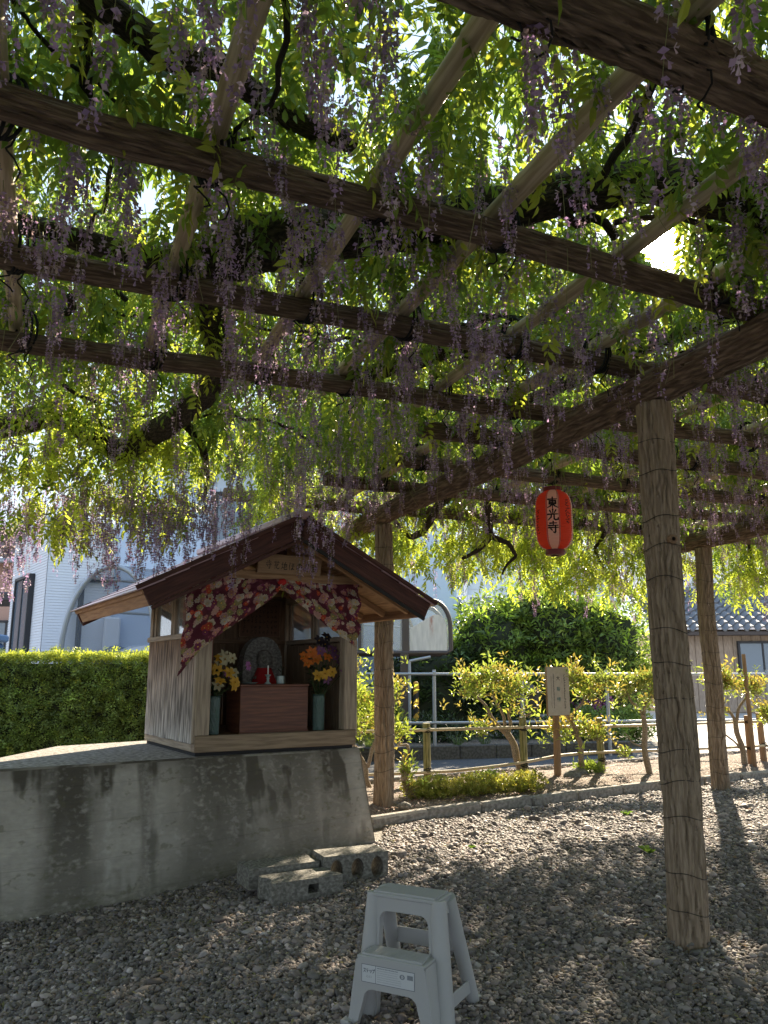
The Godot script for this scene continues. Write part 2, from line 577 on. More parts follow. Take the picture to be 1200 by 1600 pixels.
func ground() -> void:
	var xs := []
	var zs := []
	for k in [-200.0, -90.0, -40.0, -20.0, -12.0]:
		xs.append(k)
	for i in 100:
		xs.append(-8.0 + i * 0.16)
	for k in [8.5, 10.0, 14.0, 20.0, 40.0, 90.0, 200.0]:
		xs.append(k)
	for k in [-60.0, -20.0, -8.0, -3.0, -1.0]:
		zs.append(k)
	for i in 75:
		zs.append(-0.5 + i * 0.16)
	for k in [12.0, 15.0, 20.0, 30.0, 50.0, 100.0, 250.0, 600.0]:
		zs.append(k)
	var bump := noise(1.1, 3, FastNoiseLite.TYPE_SIMPLEX_SMOOTH, 3)
	var rows := []
	for z in zs:
		var line := PackedVector3Array()
		for x in xs:
			var near: float = 1.0 if absf(x) < 8.0 and z < 6.0 and z > -0.6 else 0.0
			line.append(P(x, gh(x, z) - 0.006 + 0.012 * near * bump.get_noise_2d(x, z), z))
		rows.append(line)
	var b := MB.new()
	b.grid(rows, false)
	tag(put("ground", b, M.gravel_base), "", "", "", "structure")
	# pebbles, coarse and loose
	var pb := MB.new()
	var lump := noise(0.9, 2, FastNoiseLite.TYPE_SIMPLEX_SMOOTH, 19)
	pb.blob(Vector3.ZERO, Vector3(1.0, 0.55, 0.78), lump, 0.35, 5, 8)
	var shape := pb.mesh()
	var places := []
	var tints := []
	var clump := noise(0.8, 3, FastNoiseLite.TYPE_SIMPLEX_SMOOTH, 23)
	for i in 380000:
		var z := 1.6 + 7.3 * pow(rng.randf(), 1.2)
		var x := rng.randf_range(-0.62, 0.62) * (z + 1.6)
		if x < 0.0 and z > 5.6 + 0.9 * x and z > 5.45:
			continue
		if z > 6.0 + 0.655 * x + 0.05:
			continue
		var r := (0.0052 + 0.00085 * z) * exp(rng.randfn(0.0, 0.33))
		if rng.randf() < 0.012:
			r *= 1.7
		var tilt := Basis.from_euler(Vector3(rng.randfn(0, 0.3), rng.randf() * TAU, rng.randfn(0, 0.3)))
		var bs := tilt * Basis.from_scale(Vector3(r * rng.randf_range(0.85, 1.35), r * rng.randf_range(0.7, 1.2), r * rng.randf_range(0.8, 1.1)))
		places.append(Transform3D(bs, P(x, gh(x, z) + 0.012 * bump.get_noise_2d(x, z) + r * rng.randf_range(-0.1, 0.55), z)))
		var k := 0.165 * exp(rng.randfn(0.0, 0.42)) * (1.0 + 0.3 * clump.get_noise_2d(x, z))
		if rng.randf() < 0.035:
			k *= 1.7
		var warm := rng.randf_range(0.0, 0.15)
		tints.append(Color(minf(k * (1.05 + warm), 0.7), minf(k * 0.97, 0.68), minf(k * (0.97 - 0.7 * warm), 0.66)))
	for k in [[1.247, 3.506, 0.080, 120], [3.168, 7.824, 0.082, 90]]:
		for i in k[3]:
			var a := rng.randf() * TAU
			var rr: float = k[2] + rng.randf() * 0.06
			var r := 0.009 * exp(rng.randfn(0.0, 0.3))
			var q := Vector2(k[0] + cos(a) * rr, k[1] + sin(a) * rr)
			places.append(Transform3D(Basis.from_euler(Vector3(rng.randfn(0, 0.4), rng.randf() * TAU, rng.randfn(0, 0.4))) * Basis.from_scale(Vector3(r * 1.1, r, r)), P(q.x, gh(q.x, q.y) + 0.004 + 0.028 * (1.0 - (rr - k[2]) / 0.06) * rng.randf(), q.y)))
			tints.append(Color(0.17, 0.158, 0.145) * exp(rng.randfn(0.0, 0.4)))
	tag(many("gravel", shape, M.pebble, places, tints), "grey river gravel covering the yard", "gravel", "", "stuff")
	# dry leaf bits and fallen petals on the gravel
	var lf := MB.new()
	lf.flat(Vector3(-1, 0, 0), Vector3(0, 0.15, 0.35), Vector3(1, 0, 0))
	lf.flat(Vector3(-1, 0, 0), Vector3(0, 0.1, -0.35), Vector3(1, 0, 0))
	places = []
	tints = []
	for i in 9000:
		var z := 2.2 + 6.5 * rng.randf()
		var x := rng.randf_range(-0.52, 0.52) * (z + 0.6)
		if (x < 0.0 and z > 5.5 + 0.9 * x) or z > 6.0 + 0.655 * x:
			continue
		var r := rng.randf_range(0.006, 0.016)
		places.append(Transform3D(Basis.from_euler(Vector3(rng.randfn(0, 0.4), rng.randf() * TAU, rng.randfn(0, 0.4))) * Basis.from_scale(Vector3(r, r, r)), P(x, gh(x, z) + 0.018, z)))
		var c := [Color(0.42, 0.33, 0.22), Color(0.30, 0.21, 0.12), Color(0.50, 0.44, 0.42), Color(0.30, 0.30, 0.12)][rng.randi() % 4] as Color
		tints.append(c * rng.randf_range(0.6, 1.1))
	tag(many("leaf_litter", lf.mesh(), M.petal, places, tints), "dry leaf bits and fallen petals scattered on the gravel", "leaf litter", "", "stuff")
	# two little weeds
	for k in [[1.868, 6.472, 0.05, "small light green seedling in the lit gravel, nearer the kerb"], [1.619, 5.156, 0.06, "low flat weed in the gravel left of the leaning big post"], [0.55, 5.3, 0.03, "tiny yellow weed tuft in the gravel behind the step stool"]]:
		var t := thing("weed", k[3], "weed", P(k[0], 0.005, k[1]))
		for i in 11:
			var lb := MB.new()
			lb.col = Color(0.16, 0.26, 0.05)
			var a := rng.randf() * TAU
			var o: float = k[2] * rng.randf_range(0.6, 1.2)
			var d := Vector3(cos(a), 0, sin(a))
			var sd := Vector3(-sin(a), 0, cos(a)) * o * 0.32
			lb.flat(Vector3.ZERO, d * o * 0.6 + sd + Vector3(0, o * 0.6, 0), d * o + Vector3(0, o * 0.5, 0))
			lb.flat(Vector3.ZERO, d * o * 0.6 - sd + Vector3(0, o * 0.6, 0), d * o + Vector3(0, o * 0.5, 0))
			put("leaf", lb, M.leaf, t)

# ------------------------------------------------------------------ trellis
func bark_fn(f: FastNoiseLite, rad: float, across: float, along: float, amp: float) -> Callable:
	return func(a: float, v: float) -> float:
		var w := a + 0.34 * f.get_noise_3d(v * 3.0, cos(a) * 0.9 + 5.0, sin(a) * 0.9) + 0.13 * f.get_noise_2d(v * 9.0, a) + 0.22 * v
		var q := Vector3(cos(w) * rad * across, v * along, sin(w) * rad * across)
		var k := f.get_noise_3dv(q)
		# long cracks where the noise crosses zero, a rough crust between them
		var ridge := 0.5 - 1.5 * exp(-k * k / 0.010) + 0.55 * f.get_noise_3d(q.x * 2.3, v * 7.0, q.z * 2.3) + 0.5 * absf(k)
		var low := f.get_noise_3d(cos(a) * 0.8 + 7.0, v * 1.4, sin(a) * 0.8)
		return amp * (ridge - 0.35) + amp * 0.9 * low

func post(x: float, z: float, r: float, top: float, label: String, s: int) -> void:
	var t := thing("trellis_post", label, "post", P(x, gh(x, z), z), s * 1.3, "bark covered posts of the trellis")
	var f := noise(1.0, 3, FastNoiseLite.TYPE_SIMPLEX_SMOOTH, s)
	var fn := bark_fn(f, r, 27.0, 0.75, 0.10)
	var pts := []
	var rad := []
	var k := 190
	for i in k + 1:
		pts.append(Vector3(0.006 * sin(i * 0.06 + s), -0.03 + (top + 0.03) * i / k, 0.006 * cos(i * 0.05)))
		rad.append(r * (1.03 - 0.06 * i / k))
	var b := MB.new()
	b.tube(pts, rad, 144, 1.0, true, fn)
	put("bark", b, M.bark, t)
	for i in int(top / 0.165):
		var y := 0.14 + i * 0.165 + 0.03 * sin(i * 2.1 + s)
		if y > top - 0.05:
			break
		var w := MB.new()
		var ring := []
		var rr := []
		for j in 49:
			var a := TAU * j / 48
			ring.append(Vector3(cos(a) * r * (1.075 + 0.02 * sin(a * 5 + i)), y + 0.012 * sin(a + i) + 0.006 * sin(3 * a + s), sin(a) * r * (1.075 + 0.02 * sin(a * 5 + i))))
			rr.append(0.0016)
		w.tube(ring, rr, 5, 1.0, false)
		put("binding_wire", w, M.wire, t)
	if s == 3:
		var kb := MB.new()
		kb.xf = Transform3D(Basis(Vector3(1, 0, 0), PI / 2), Vector3.ZERO)
		kb.lathe([Vector2(0.0, 0.012), Vector2(0.016, 0.012), Vector2(0.021, 0.004), Vector2(0.024, -0.02)], 20)
		var o := put("knot", kb, M.stake_wood, t)
		o.position = Vector3(0, 1.66, 0) + Basis(Vector3.UP, -s * 1.3) * Vector3(0.016, 0, r * 1.02)
		o.rotation.y = -s * 1.3

func log_beam(called: String, a: Vector3, b: Vector3, r: float, label: String, s: int, group: String, sag := 0.0) -> Node3D:
	var mid := (a + b) * 0.5
	var t := thing(called, label, "beam" if called == "main_beam" else "log", mid, 0.0, group)
	var f := noise(1.0, 3, FastNoiseLite.TYPE_SIMPLEX_SMOOTH, s)
	var ln := a.distance_to(b)
	var k := int(ln / 0.028)
	var pts := []
	var rad := []
	var sidev := (b - a).normalized().cross(Vector3.UP)
	for i in k + 1:
		var u := float(i) / k
		var o := sidev * 0.022 * f.get_noise_1d(u * ln * 0.55) + Vector3(0, 0.02 * f.get_noise_1d(40.0 + u * ln * 0.5) - sag * sin(u * PI), 0)
		pts.append(a.lerp(b, u) - mid + o)
		rad.append(r * (1.0 + 0.10 * f.get_noise_1d(80.0 + u * ln * 0.8)))
	var m := MB.new()
	m.tube(pts, rad, 76, 1.0, true, bark_fn(f, r, 34.0, 0.9, 0.14))
	put("bark", m, M.log_bark, t)
	return t

func trellis() -> void:
	post(1.247, 3.506, 0.077, 2.30, "big bark textured post standing nearest, right of the red lantern", 3)
	post(0.0, 6.556, 0.076, 2.30, "bark textured post just right of the wooden shrine, by the plinth", 5)
	post(3.168, 7.824, 0.078, 2.30, "bark textured post farther back on the right, at the kerb", 9)
	log_beam("main_beam", G(-1.6, 2.49, 2.385), G(6.95, 2.49, 2.385), 0.080, "thick bark beam lying on the nearest post and the shrine side post", 11, "main beams on the posts")
	log_beam("main_beam", G(-1.0, 5.9, 2.385), G(6.95, 5.9, 2.385), 0.080, "thick bark beam lying on the far right post", 12, "main beams on the posts")
	log_beam("main_beam", G(-1.0, -3.4, 2.385), G(3.9, -3.4, 2.385), 0.080, "thick bark beam at the left, above the hedge side of the shrine", 13, "main beams on the posts")
	var logs := [
		[1.23, -1.6, 3.8, 0.064, "cross log nearest the camera, slanting through the top right corner"],
		[2.093, -2.2, 4.6, 0.047, "second cross log from the camera, long and thick through the upper left"],
		[2.87, -2.8, 5.6, 0.046, "third cross log from the camera, dense racemes along it"],
		[3.62, -3.6, 6.2, 0.046, "fourth cross log, crossing above the black snaking vine limb"],
		[4.13, 1.93, 6.6, 0.048, "short cross log with a sawn end showing, mid picture above the main beam"],
		[4.86, 2.1, 7.0, 0.047, "fifth long cross log, half hidden in racemes above the lantern"],
		[5.56, 1.8, 7.4, 0.047, "last but one cross log, passing behind the lantern top"],
		[6.38, 1.2, 8.6, 0.052, "farthest cross log along the outer edge of the trellis"]]
	for i in logs.size():
		var k = logs[i]
		var lean: float = [0.055, 0.055, 0.01, -0.02, 0.0, 0.0, 0.0, 0.0][i]
		log_beam("cross_log", G(k[0] + lean * (k[1] - 1.2), k[1], 2.515), G(k[0] + lean * (k[2] - 1.2), k[2], 2.515), k[3], k[4], 20 + i, "bark covered logs across the trellis")
	# bamboo poles on top of the logs, tied with black rope
	var qs := [-1.45, -0.75, -0.225, 0.325, 0.84, 1.28, 1.81, 2.26, 2.80, 3.35, 4.0, 4.7, 5.4, 6.2]
	var marks := [
		"bamboo pole far to the left, two in from the left edge of the trellis", "bamboo pole at the left edge, left of the upright one in the corner", "bamboo pole standing almost upright in the top left corner of the view", "bamboo pole running from the top middle down to the left behind the second log",
		"bamboo pole from the top middle, crossing under the foliage to the shrine side", "bamboo pole that starts under the nearest log and runs to the picture middle", "bamboo pole from the top right corner down past the dark vine trunk", "bamboo pole ending beside the bright sun spot",
		"bamboo pole right of the sun, over the nearest post", "bamboo pole beyond the nearest post on its right", "pale bamboo pole lit at the right edge behind the nearest post", "bamboo pole over the far right bay, left one", "bamboo pole over the far right bay, middle one", "bamboo pole over the far right bay, outermost"]
	for i in qs.size():
		var q: float = qs[i]
		var a := G(-0.6 if q < 3 else 0.8, q, 2.600)
		var b := G(6.75 if q > 1.9 else 3.95, q + rng.randf_range(-0.08, 0.08), 2.600)
		var t := thing("bamboo_pole", marks[i], "pole", (a + b) * 0.5, 0.0, "bamboo poles lashed on top of the logs")
		var ln := a.distance_to(b)
		var n := int(ln / 0.02)
		var pts := []
		var rad := []
		var node := 0.26
		var r := rng.randf_range(0.032, 0.037)
		for j in n + 1:
			var d := ln * j / n
			var m := absf(fposmod(d + 0.07 * i, node) - node * 0.5) - node * 0.5
			var bulge := 0.09 * exp(-m * m / 0.00008)
			pts.append(a.lerp(b, d / ln) - (a + b) * 0.5 + Vector3(0, 0.008 * sin(d * 1.7 + i), 0))
			rad.append(r * (1.0 + bulge) * (1.05 - 0.15 * d / ln))
		var m2 := MB.new()
		m2.tube(pts, rad, 16)
		put("culm", m2, M.bamboo, t)
		for k in logs:
			if q < k[1] or q > k[2] or (q < 1.9 and k[0] > 3.9) or (i == 6 and k[0] == 2.093):
				continue
			var at := G(k[0], q, 2.56) - (a + b) * 0.5
			var rp := MB.new()
			for w in 3:
				var ring := []
				var rr := []
				var tilt := 0.5 + 0.28 * w
				for j in 17:
					var an := TAU * j / 16
					ring.append(at + (Vector3(0.38, 0, 0.925).normalized() * 0.066 * cos(tilt) + Vector3(0.925, 0, -0.38) * 0.05 * sin(tilt)) * cos(an) + Vector3(0, 0.096 * sin(an), 0) + Vector3(0.925, 0, -0.38) * 0.012 * (w - 1))
					rr.append(0.0055)
				rp.tube(ring, rr, 6, 1.0, false)
			for e in 2:
				var tail := []
				var tr := []
				for j in 7:
					tail.append(at + Vector3(0.03 * (e * 2 - 1) + 0.02 * sin(j + i + e), -0.08 - 0.013 * j - 0.008 * e * j, 0.02 * cos(j * 1.3 + i)))
					tr.append(0.003)
				rp.tube(tail, tr, 5, 1.0, true)
			put("lashing", rp, M.rope, t)

# ------------------------------------------------------------------ concrete plinth
func stained_concrete() -> StandardMaterial3D:
	var w := 1024
	var h := 384
	var im := Image.create_empty(w, h, false, Image.FORMAT_RGB8)
	var big := noise(0.006, 4, FastNoiseLite.TYPE_SIMPLEX_SMOOTH, 81)
	var fine := noise(0.05, 4, FastNoiseLite.TYPE_SIMPLEX_SMOOTH, 82)
	var run := noise(0.012, 4, FastNoiseLite.TYPE_SIMPLEX_SMOOTH, 83)
	var spots := noise(0.035, 3, FastNoiseLite.TYPE_CELLULAR, 84)
	for y in h:
		for x in w:
			var f := fine.get_noise_2d(x, y)
			var k := 0.34 + 0.07 * big.get_noise_2d(x, y * 1.5) + 0.05 * f
			var down := 1.0 - float(y) / h          # 1 at the top edge
			var s := run.get_noise_2d(x * 1.0, y * 0.16 + 300.0)
			var dirt := smoothstep(0.0, 0.42, s + 0.22 * big.get_noise_2d(x * 2.0, y * 2.0)) * (0.35 + 0.65 * down)
			# the two long dark runs and the mossy field at the right
			for r in [[330.0, 80.0, 1.0], [640.0, 150.0, 0.85], [820.0, 120.0, 0.7], [930.0, 70.0, 0.6], [70.0, 30.0, 0.6], [480.0, 26.0, 0.6]]:
				var d: float = absf(x - r[0] + 26.0 * s) / r[1]
				dirt = maxf(dirt, r[2] * smoothstep(1.0, 0.25, d) * smoothstep(-0.9, 0.35, f + 0.5 * big.get_noise_2d(x * 3.0, y * 2.2) + 0.25) * (0.5 + 0.5 * down))
			var c := Color(k, k * 0.93, k * 0.80).lerp(Color(0.052, 0.044, 0.030), clampf(dirt * 1.15, 0.0, 1.0) * 0.9)
			var lime := smoothstep(0.30, 0.55, run.get_noise_2d(x * 1.3 + 900.0, y * 0.22)) * smoothstep(-0.1, 0.3, f)
			for r in [[20.0, 10.0], [405.0, 9.0], [485.0, 14.0]]:
				lime = maxf(lime, smoothstep(1.0, 0.2, absf(x - r[0] + 10.0 * s) / r[1]) * smoothstep(-0.15, 0.25, f))
			c = c.lerp(Color(0.46, 0.44, 0.40), clampf(lime, 0.0, 1.0) * 0.28)
			if spots.get_noise_2d(x, y) < -0.93:
				c *= 0.62
			# board marks of the formwork, a damp mossy foot and drips from the arris
			if absf(fposmod(y + 3.0 * big.get_noise_2d(x, 7.0), 96.0) - 48.0) < 1.2:
				c *= 0.86
			var foot := smoothstep(0.72 + 0.12 * s, 1.0, 1.0 - down)
			c = c.lerp(Color(0.075, 0.075, 0.042), foot * 0.55 * smoothstep(-0.3, 0.3, f + 0.2))
			c = c.lerp(Color(0.07, 0.062, 0.045), smoothstep(0.90, 1.0, down + 0.05 * s) * 0.4)
			var moss := smoothstep(0.18, 0.42, big.get_noise_2d(x * 2.4 + 400.0, y * 2.4)) * smoothstep(-0.1, 0.35, f)
			c = c.lerp(Color(0.11, 0.105, 0.062), moss * 0.55)
			im.set_pixel(x, y, Color(c.r, c.g, c.b).linear_to_srgb())
	var m := tmat(ImageTexture.create_from_image(im), Vector3.ONE, 0.92)
	relief(m, noise(0.03, 5, FastNoiseLite.TYPE_SIMPLEX_SMOOTH, 85), 0.6)
	return m

func plinth() -> void:
	var top := [Vector2(-0.162, 5.48), Vector2(-2.30, 4.06), Vector2(-2.26, 4.80), Vector2(-2.22, 5.58), Vector2(-1.62, 6.15), Vector2(-0.79, 6.52)]
	var bot := [Vector2(-0.045, 5.46), Vector2(-2.24, 3.93), Vector2(-2.42, 4.80), Vector2(-2.34, 5.66), Vector2(-1.66, 6.30), Vector2(-0.68, 6.66)]
	var t := thing("concrete_plinth", "massive stained grey concrete plinth with sloping sides under the wooden shrine", "plinth")
	var face := stained_concrete()
	var b := MB.new()
	var hgt := 0.598
	var along := 0.0
	for i in top.size():
		var j := (i + 1) % top.size()
		var rows := []
		var ln: float = top[i].distance_to(top[j])
		for r in 13:
			var f := float(r) / 12.0
			var line := PackedVector3Array()
			for k in 25:
				var u := float(k) / 24.0
				var q: Vector2 = bot[i].lerp(bot[j], u).lerp(top[i].lerp(top[j], u), f)
				var bow := 0.006 * sin(u * 9.0 + f * 3.0)
				line.append(P(q.x, lerpf(gh(q.x, q.y) - 0.05, hgt - 0.012, f) + 0.0 * bow, q.y + bow))
			rows.append(line)
		b.grid(rows, false, -ln / 2.6, -1.0, true)
		# rounded arris
		var rim := []
		for r in 4:
			var a := PI * 0.5 * r / 3.0
			var line := PackedVector3Array()
			for k in 25:
				var u := float(k) / 24.0
				var q: Vector2 = top[i].lerp(top[j], u)
				var inn: Vector2 = (Vector2(-1.2, 5.2) - q).normalized() * 0.014 * (1.0 - cos(a))
				line.append(P(q.x + inn.x, hgt - 0.012 + 0.012 * sin(a), q.y + inn.y + 0.006 * sin(u * 9.0 + 3.0) * cos(a)))
			rim.append(line)
		b.grid(rim, false, 0.7, 0.04, true)
		along += ln
	put("sides", b, face, t)
	var cap := MB.new()
	var ring := []
	for q in top:
		ring.append(P(q.x + (Vector2(-1.2, 5.2) - q).normalized().x * 0.012, hgt + 0.0005, q.y + (Vector2(-1.2, 5.2) - q).normalized().y * 0.012))
	for i in range(1, ring.size() - 1):
		cap.tri(ring[0], ring[i], ring[i + 1], Vector3.UP, Vector3.UP, Vector3.UP, Vector2(ring[0].x, ring[0].z), Vector2(ring[i].x, ring[i].z), Vector2(ring[i + 1].x, ring[i + 1].z))
	put("top", cap, M.kerb, t)

# ------------------------------------------------------------------ the wooden shrine
const SHRINE_AT := Vector3(-0.654, 0.598, -5.16)
const SHRINE_TURN := 0.5515

func shrine() -> void:
	var t := thing("wooden_shrine", "small open fronted wooden shrine with a brown gabled roof on the plinth", "shrine", SHRINE_AT, SHRINE_TURN)
	var W := 0.549
	var D := 1.09
	# feet and sills
	box_part("foot_board", Vector3(0, 0.011, -D * 0.5), Vector3(2 * W - 0.03, 0.022, D - 0.04), M.black, t, 0.002)
	box_part("front_sill", Vector3(0, 0.070, -0.03), Vector3(2 * W, 0.095, 0.06), M.sill_wood, t)
	box_part("floor", Vector3(0, 0.098, -D * 0.5 - 0.01), Vector3(2 * W - 0.05, 0.024, D - 0.10), M.inner_wood, t)
	for s in [-1, 1]:
		box_part("side_sill", Vector3(s * (W - 0.024), 0.062, -D * 0.5 - 0.03), Vector3(0.046, 0.078, D - 0.065), M.post_wood, t)
		box_part("corner_post", Vector3(s * (W - 0.045), 0.118 + 0.475, -0.042), Vector3(0.088, 0.95, 0.075), M.post_wood, t)
		box_part("corner_post", Vector3(s * (W - 0.03), 0.10 + 0.48, -D + 0.03), Vector3(0.06, 0.965, 0.06), M.post_wood, t)
		# planks of the side wall, weathered grey with brown under the rail
		for i in 9:
			var z := -0.102 - 0.112 * i - 0.0
			if z - 0.05 < -D:
				break
			var b := MB.new()
			var tone: float = [0.92, 1.1, 0.8, 1.02, 0.88, 1.12, 0.95, 0.84, 1.05][i]
			var outer := 0.016 + rng.randf_range(-0.0015, 0.0015)
			b.box(Vector3(s * (W + 0.002), 0.385, z), Vector3(outer, 0.635 + rng.randf_range(-0.006, 0.004), 0.107), 0.005)
			# the weathering stain: brown under the eaves, bleached grey below
			for k in b.v.size():
				var y := b.v[k].y
				var f := smoothstep(0.40 + 0.05 * (i % 3), 0.64, y)
				b.c[k] = (Color(1, 1, 1) * tone).lerp(Color(0.50, 0.33, 0.22), f)
				b.uv[k] += Vector2(rng.randf() * 0.0, i * 0.37)
			put("plank", b, M.grey_plank, t)
			var ib := MB.new()
			ib.box(Vector3(s * (W - 0.035), 0.39, z + 0.01), Vector3(0.012, 0.60, 0.106), 0.003)
			put("inner_plank", ib, M.sill_wood, t)
		box_part("window_rail", Vector3(s * (W - 0.012), 0.716, -D * 0.5 - 0.02), Vector3(0.072, 0.034, D - 0.09), M.post_wood, t)
		box_part("window_head", Vector3(s * (W - 0.024), 1.035, -D * 0.5 - 0.02), Vector3(0.046, 0.05, D - 0.09), M.post_wood, t)
		for z in [-0.13, -0.55, -0.60, -0.99]:
			box_part("window_stile", Vector3(s * (W - 0.024), 0.872, z), Vector3(0.034, 0.276, 0.032), M.post_wood, t)
		for z in [-0.34, -0.795]:
			box_part("window_pane", Vector3(s * (W - 0.026), 0.872, z), Vector3(0.003, 0.272, 0.385), M.glass if s < 0 else M.hazy, t, 0.0)
		box_part("cladding_strip", Vector3(s * (W + 0.004), 0.39, -0.083 + 0.062), Vector3(0.018, 0.63, 0.026), M.post_wood, t)
	# back wall: boards below, a panel on the left and a window on the right above
	for i in 10:
		box_part("back_plank", Vector3(-W + 0.06 + i * 0.109, 0.40, -D + 0.045), Vector3(0.106, 0.60, 0.014), M.inner_wood, t, 0.002)
	for i in 5:
		box_part("back_plank", Vector3(-W + 0.06 + i * 0.109, 0.88, -D + 0.045), Vector3(0.106, 0.345, 0.014), M.inner_wood, t, 0.002)
	box_part("back_rail", Vector3(0, 0.716, -D + 0.04), Vector3(2 * W - 0.12, 0.034, 0.05), M.inner_wood, t)
	box_part("back_rail", Vector3(0, 1.055, -D + 0.04), Vector3(2 * W - 0.12, 0.034, 0.05), M.inner_wood, t)
	box_part("back_stile", Vector3(0.02, 0.885, -D + 0.04), Vector3(0.036, 0.302, 0.045), M.inner_wood, t)
	for i in 5:
		box_part("back_plank", Vector3(0.06 + i * 0.109, 0.88, -D + 0.045), Vector3(0.106, 0.345, 0.014), M.inner_wood, t, 0.002)
	# beams
	box_part("front_beam", Vector3(0, 1.095, -0.042), Vector3(2 * W + 0.10, 0.075, 0.07), M.soffit_wood, t)
	box_part("back_beam", Vector3(0, 1.09, -D + 0.03), Vector3(2 * W + 0.1, 0.07, 0.06), M.soffit_wood, t)
	for s in [-1, 1]:
		box_part("wall_plate", Vector3(s * (W - 0.03), 1.09, -D * 0.5), Vector3(0.06, 0.06, D - 0.08), M.soffit_wood, t)
	box_part("king_post", Vector3(0, 1.25, -0.045), Vector3(0.06, 0.23, 0.05), M.barge_wood, t)
	# roof: front overhang .25, ridge above the middle
	var eave := 0.905
	var rise := 0.47
	var half := 0.93
	var zf := 0.246
	var zb := -1.596
	var sl := atan2(rise, half)
	var ln := sqrt(half * half + rise * rise)
	for s in [-1.0, 1.0]:
		var turn := Basis(Vector3(0, 0, 1), -s * sl)
		var mid := Vector3(s * half * 0.5, eave + rise * 0.5, (zf + zb) * 0.5)
		# soffit boards run down the slope lengthwise between the rafters
		var nb := 9
		for i in nb:
			var d := -ln * 0.5 + ln * (i + 0.5) / nb
			box_part("soffit_board", mid + turn * Vector3(s * d * 1.0, 0.022, 0), Vector3(ln / nb - 0.003, 0.014, zf - zb - 0.05), M.soffit_wood, t, 0.002, turn)
		for i in 6:
			var z := lerpf(zf - 0.16, zb + 0.06, i / 5.0)
			box_part("rafter", mid + turn * Vector3(0, -0.008, 0) + Vector3(0, 0, z - (zf + zb) * 0.5), Vector3(ln - 0.03, 0.042, 0.036), M.soffit_wood, t, 0.003, turn)
		# barge boards at both gables
		for e in [[zf + 0.012, 0.118], [zb - 0.012, 0.12]]:
			box_part("barge_board", mid + turn * Vector3(s * 0.01, 0.012 + 0.0, 0) + Vector3(0, 0, e[0] - (zf + zb) * 0.5), Vector3(ln + 0.025, e[1], 0.026), M.barge_wood, t, 0.003, turn)
			box_part("barge_strip", mid + turn * Vector3(s * 0.012, -0.06, 0) + Vector3(0, 0, e[0] + 0.012 - (zf + zb) * 0.5), Vector3(ln + 0.02, 0.022, 0.014), M.black if s > 0 else M.barge_wood, t, 0.002, turn)
		# eave fascia
		var eb := turn * Vector3(s * (ln * 0.5 + 0.008), 0.004, 0) + mid
		box_part("eave_fascia", eb, Vector3(0.018, 0.10, zf - zb - 0.03), M.eave_wood, t, 0.003, turn)
		box_part("eave_strip", eb + turn * Vector3(s * 0.014, 0.04, 0), Vector3(0.02, 0.03, zf - zb + 0.03), M.eave_wood, t, 0.003, turn)
		# sheet metal courses
		var nc := 7
		for i in nc:
			var d := -ln * 0.5 + (ln + 0.05) * (i + 0.5) / nc
			box_part("roof_sheet", mid + turn * Vector3(s * d, 0.074 - 0.002 * i, 0), Vector3((ln + 0.05) / nc + 0.012, 0.010, zf - zb + 0.075), M.roof_metal, t, 0.002, turn * Basis(Vector3(0, 0, 1), s * 0.03))
		box_part("roof_edge", mid + turn * Vector3(s * 0.022, 0.080, 0) + Vector3(0, 0, zf + 0.042 - (zf + zb) * 0.5), Vector3(ln + 0.07, 0.026, 0.020), M.barge_wood, t, 0.003, turn)
	box_part("ridge_cap", Vector3(0, eave + rise + 0.092, (zf + zb) * 0.5), Vector3(0.11, 0.05, zf - zb + 0.09), M.roof_metal, t, 0.01)
	# name plaque leaning out under the gable
	var w := 448
	var h := 128
	var im := Image.create_empty(w, h, false, Image.FORMAT_RGB8)
	var gn := noise(0.01, 4, FastNoiseLite.TYPE_SIMPLEX_SMOOTH, 91)
	for y in h:
		for x in w:
			var k := 0.5 + 0.5 * gn.get_noise_2d(x * 0.8, y * 7.0)
			im.set_pixel(x, y, Color(0.215, 0.13, 0.07).lerp(Color(0.31, 0.205, 0.115), k).linear_to_srgb())
	var ink := Color(0.05, 0.035, 0.025)
	var line := [TEMPLE, FLOWER, EARTH, HO, NO, SEE, WISTERIA]
	for i in 7:
		glyph(im, line[i], Vector2(50 + i * 54, 38 + i * 1.5), Vector2(44, 60), 4.2, ink)
	glyph(im, "50 10 90 50 50 90 10 50 50 10", Vector2(50 + 4 * 54 - 2, 40), Vector2(50, 60), 3.5, ink)
	var pm := tmat(ImageTexture.create_from_image(im), Vector3.ONE, 0.75)
	var tilt := Basis(Vector3(1, 0, 0), 0.22)
	var pb := MB.new()
	pb.box(Vector3.ZERO, Vector3(0.45, 0.125, 0.022), 0.003)
	var board := put("name_plaque", pb, M.plaque_wood, t)
	board.position = Vector3(0.02, 1.175, 0.045)
	board.basis = tilt
	var fb := MB.new()
	fb.quad(Vector3(-0.222, -0.06, 0.0125), Vector3(0.222, -0.06, 0.0125), Vector3(0.222, 0.06, 0.0125), Vector3(-0.222, 0.06, 0.0125), Vector3(0, 0, 1), Vector2(0, 1), Vector2(1, 1), Vector2(1, 0), Vector2(0, 0))
	put("lettering", fb, pm, board)

func shrine_local(label: String, called: String, category: String, at: Vector3, group := "") -> Node3D:
	return thing(called, label, category, SHRINE_AT + Basis(Vector3.UP, SHRINE_TURN) * at, SHRINE_TURN, group)

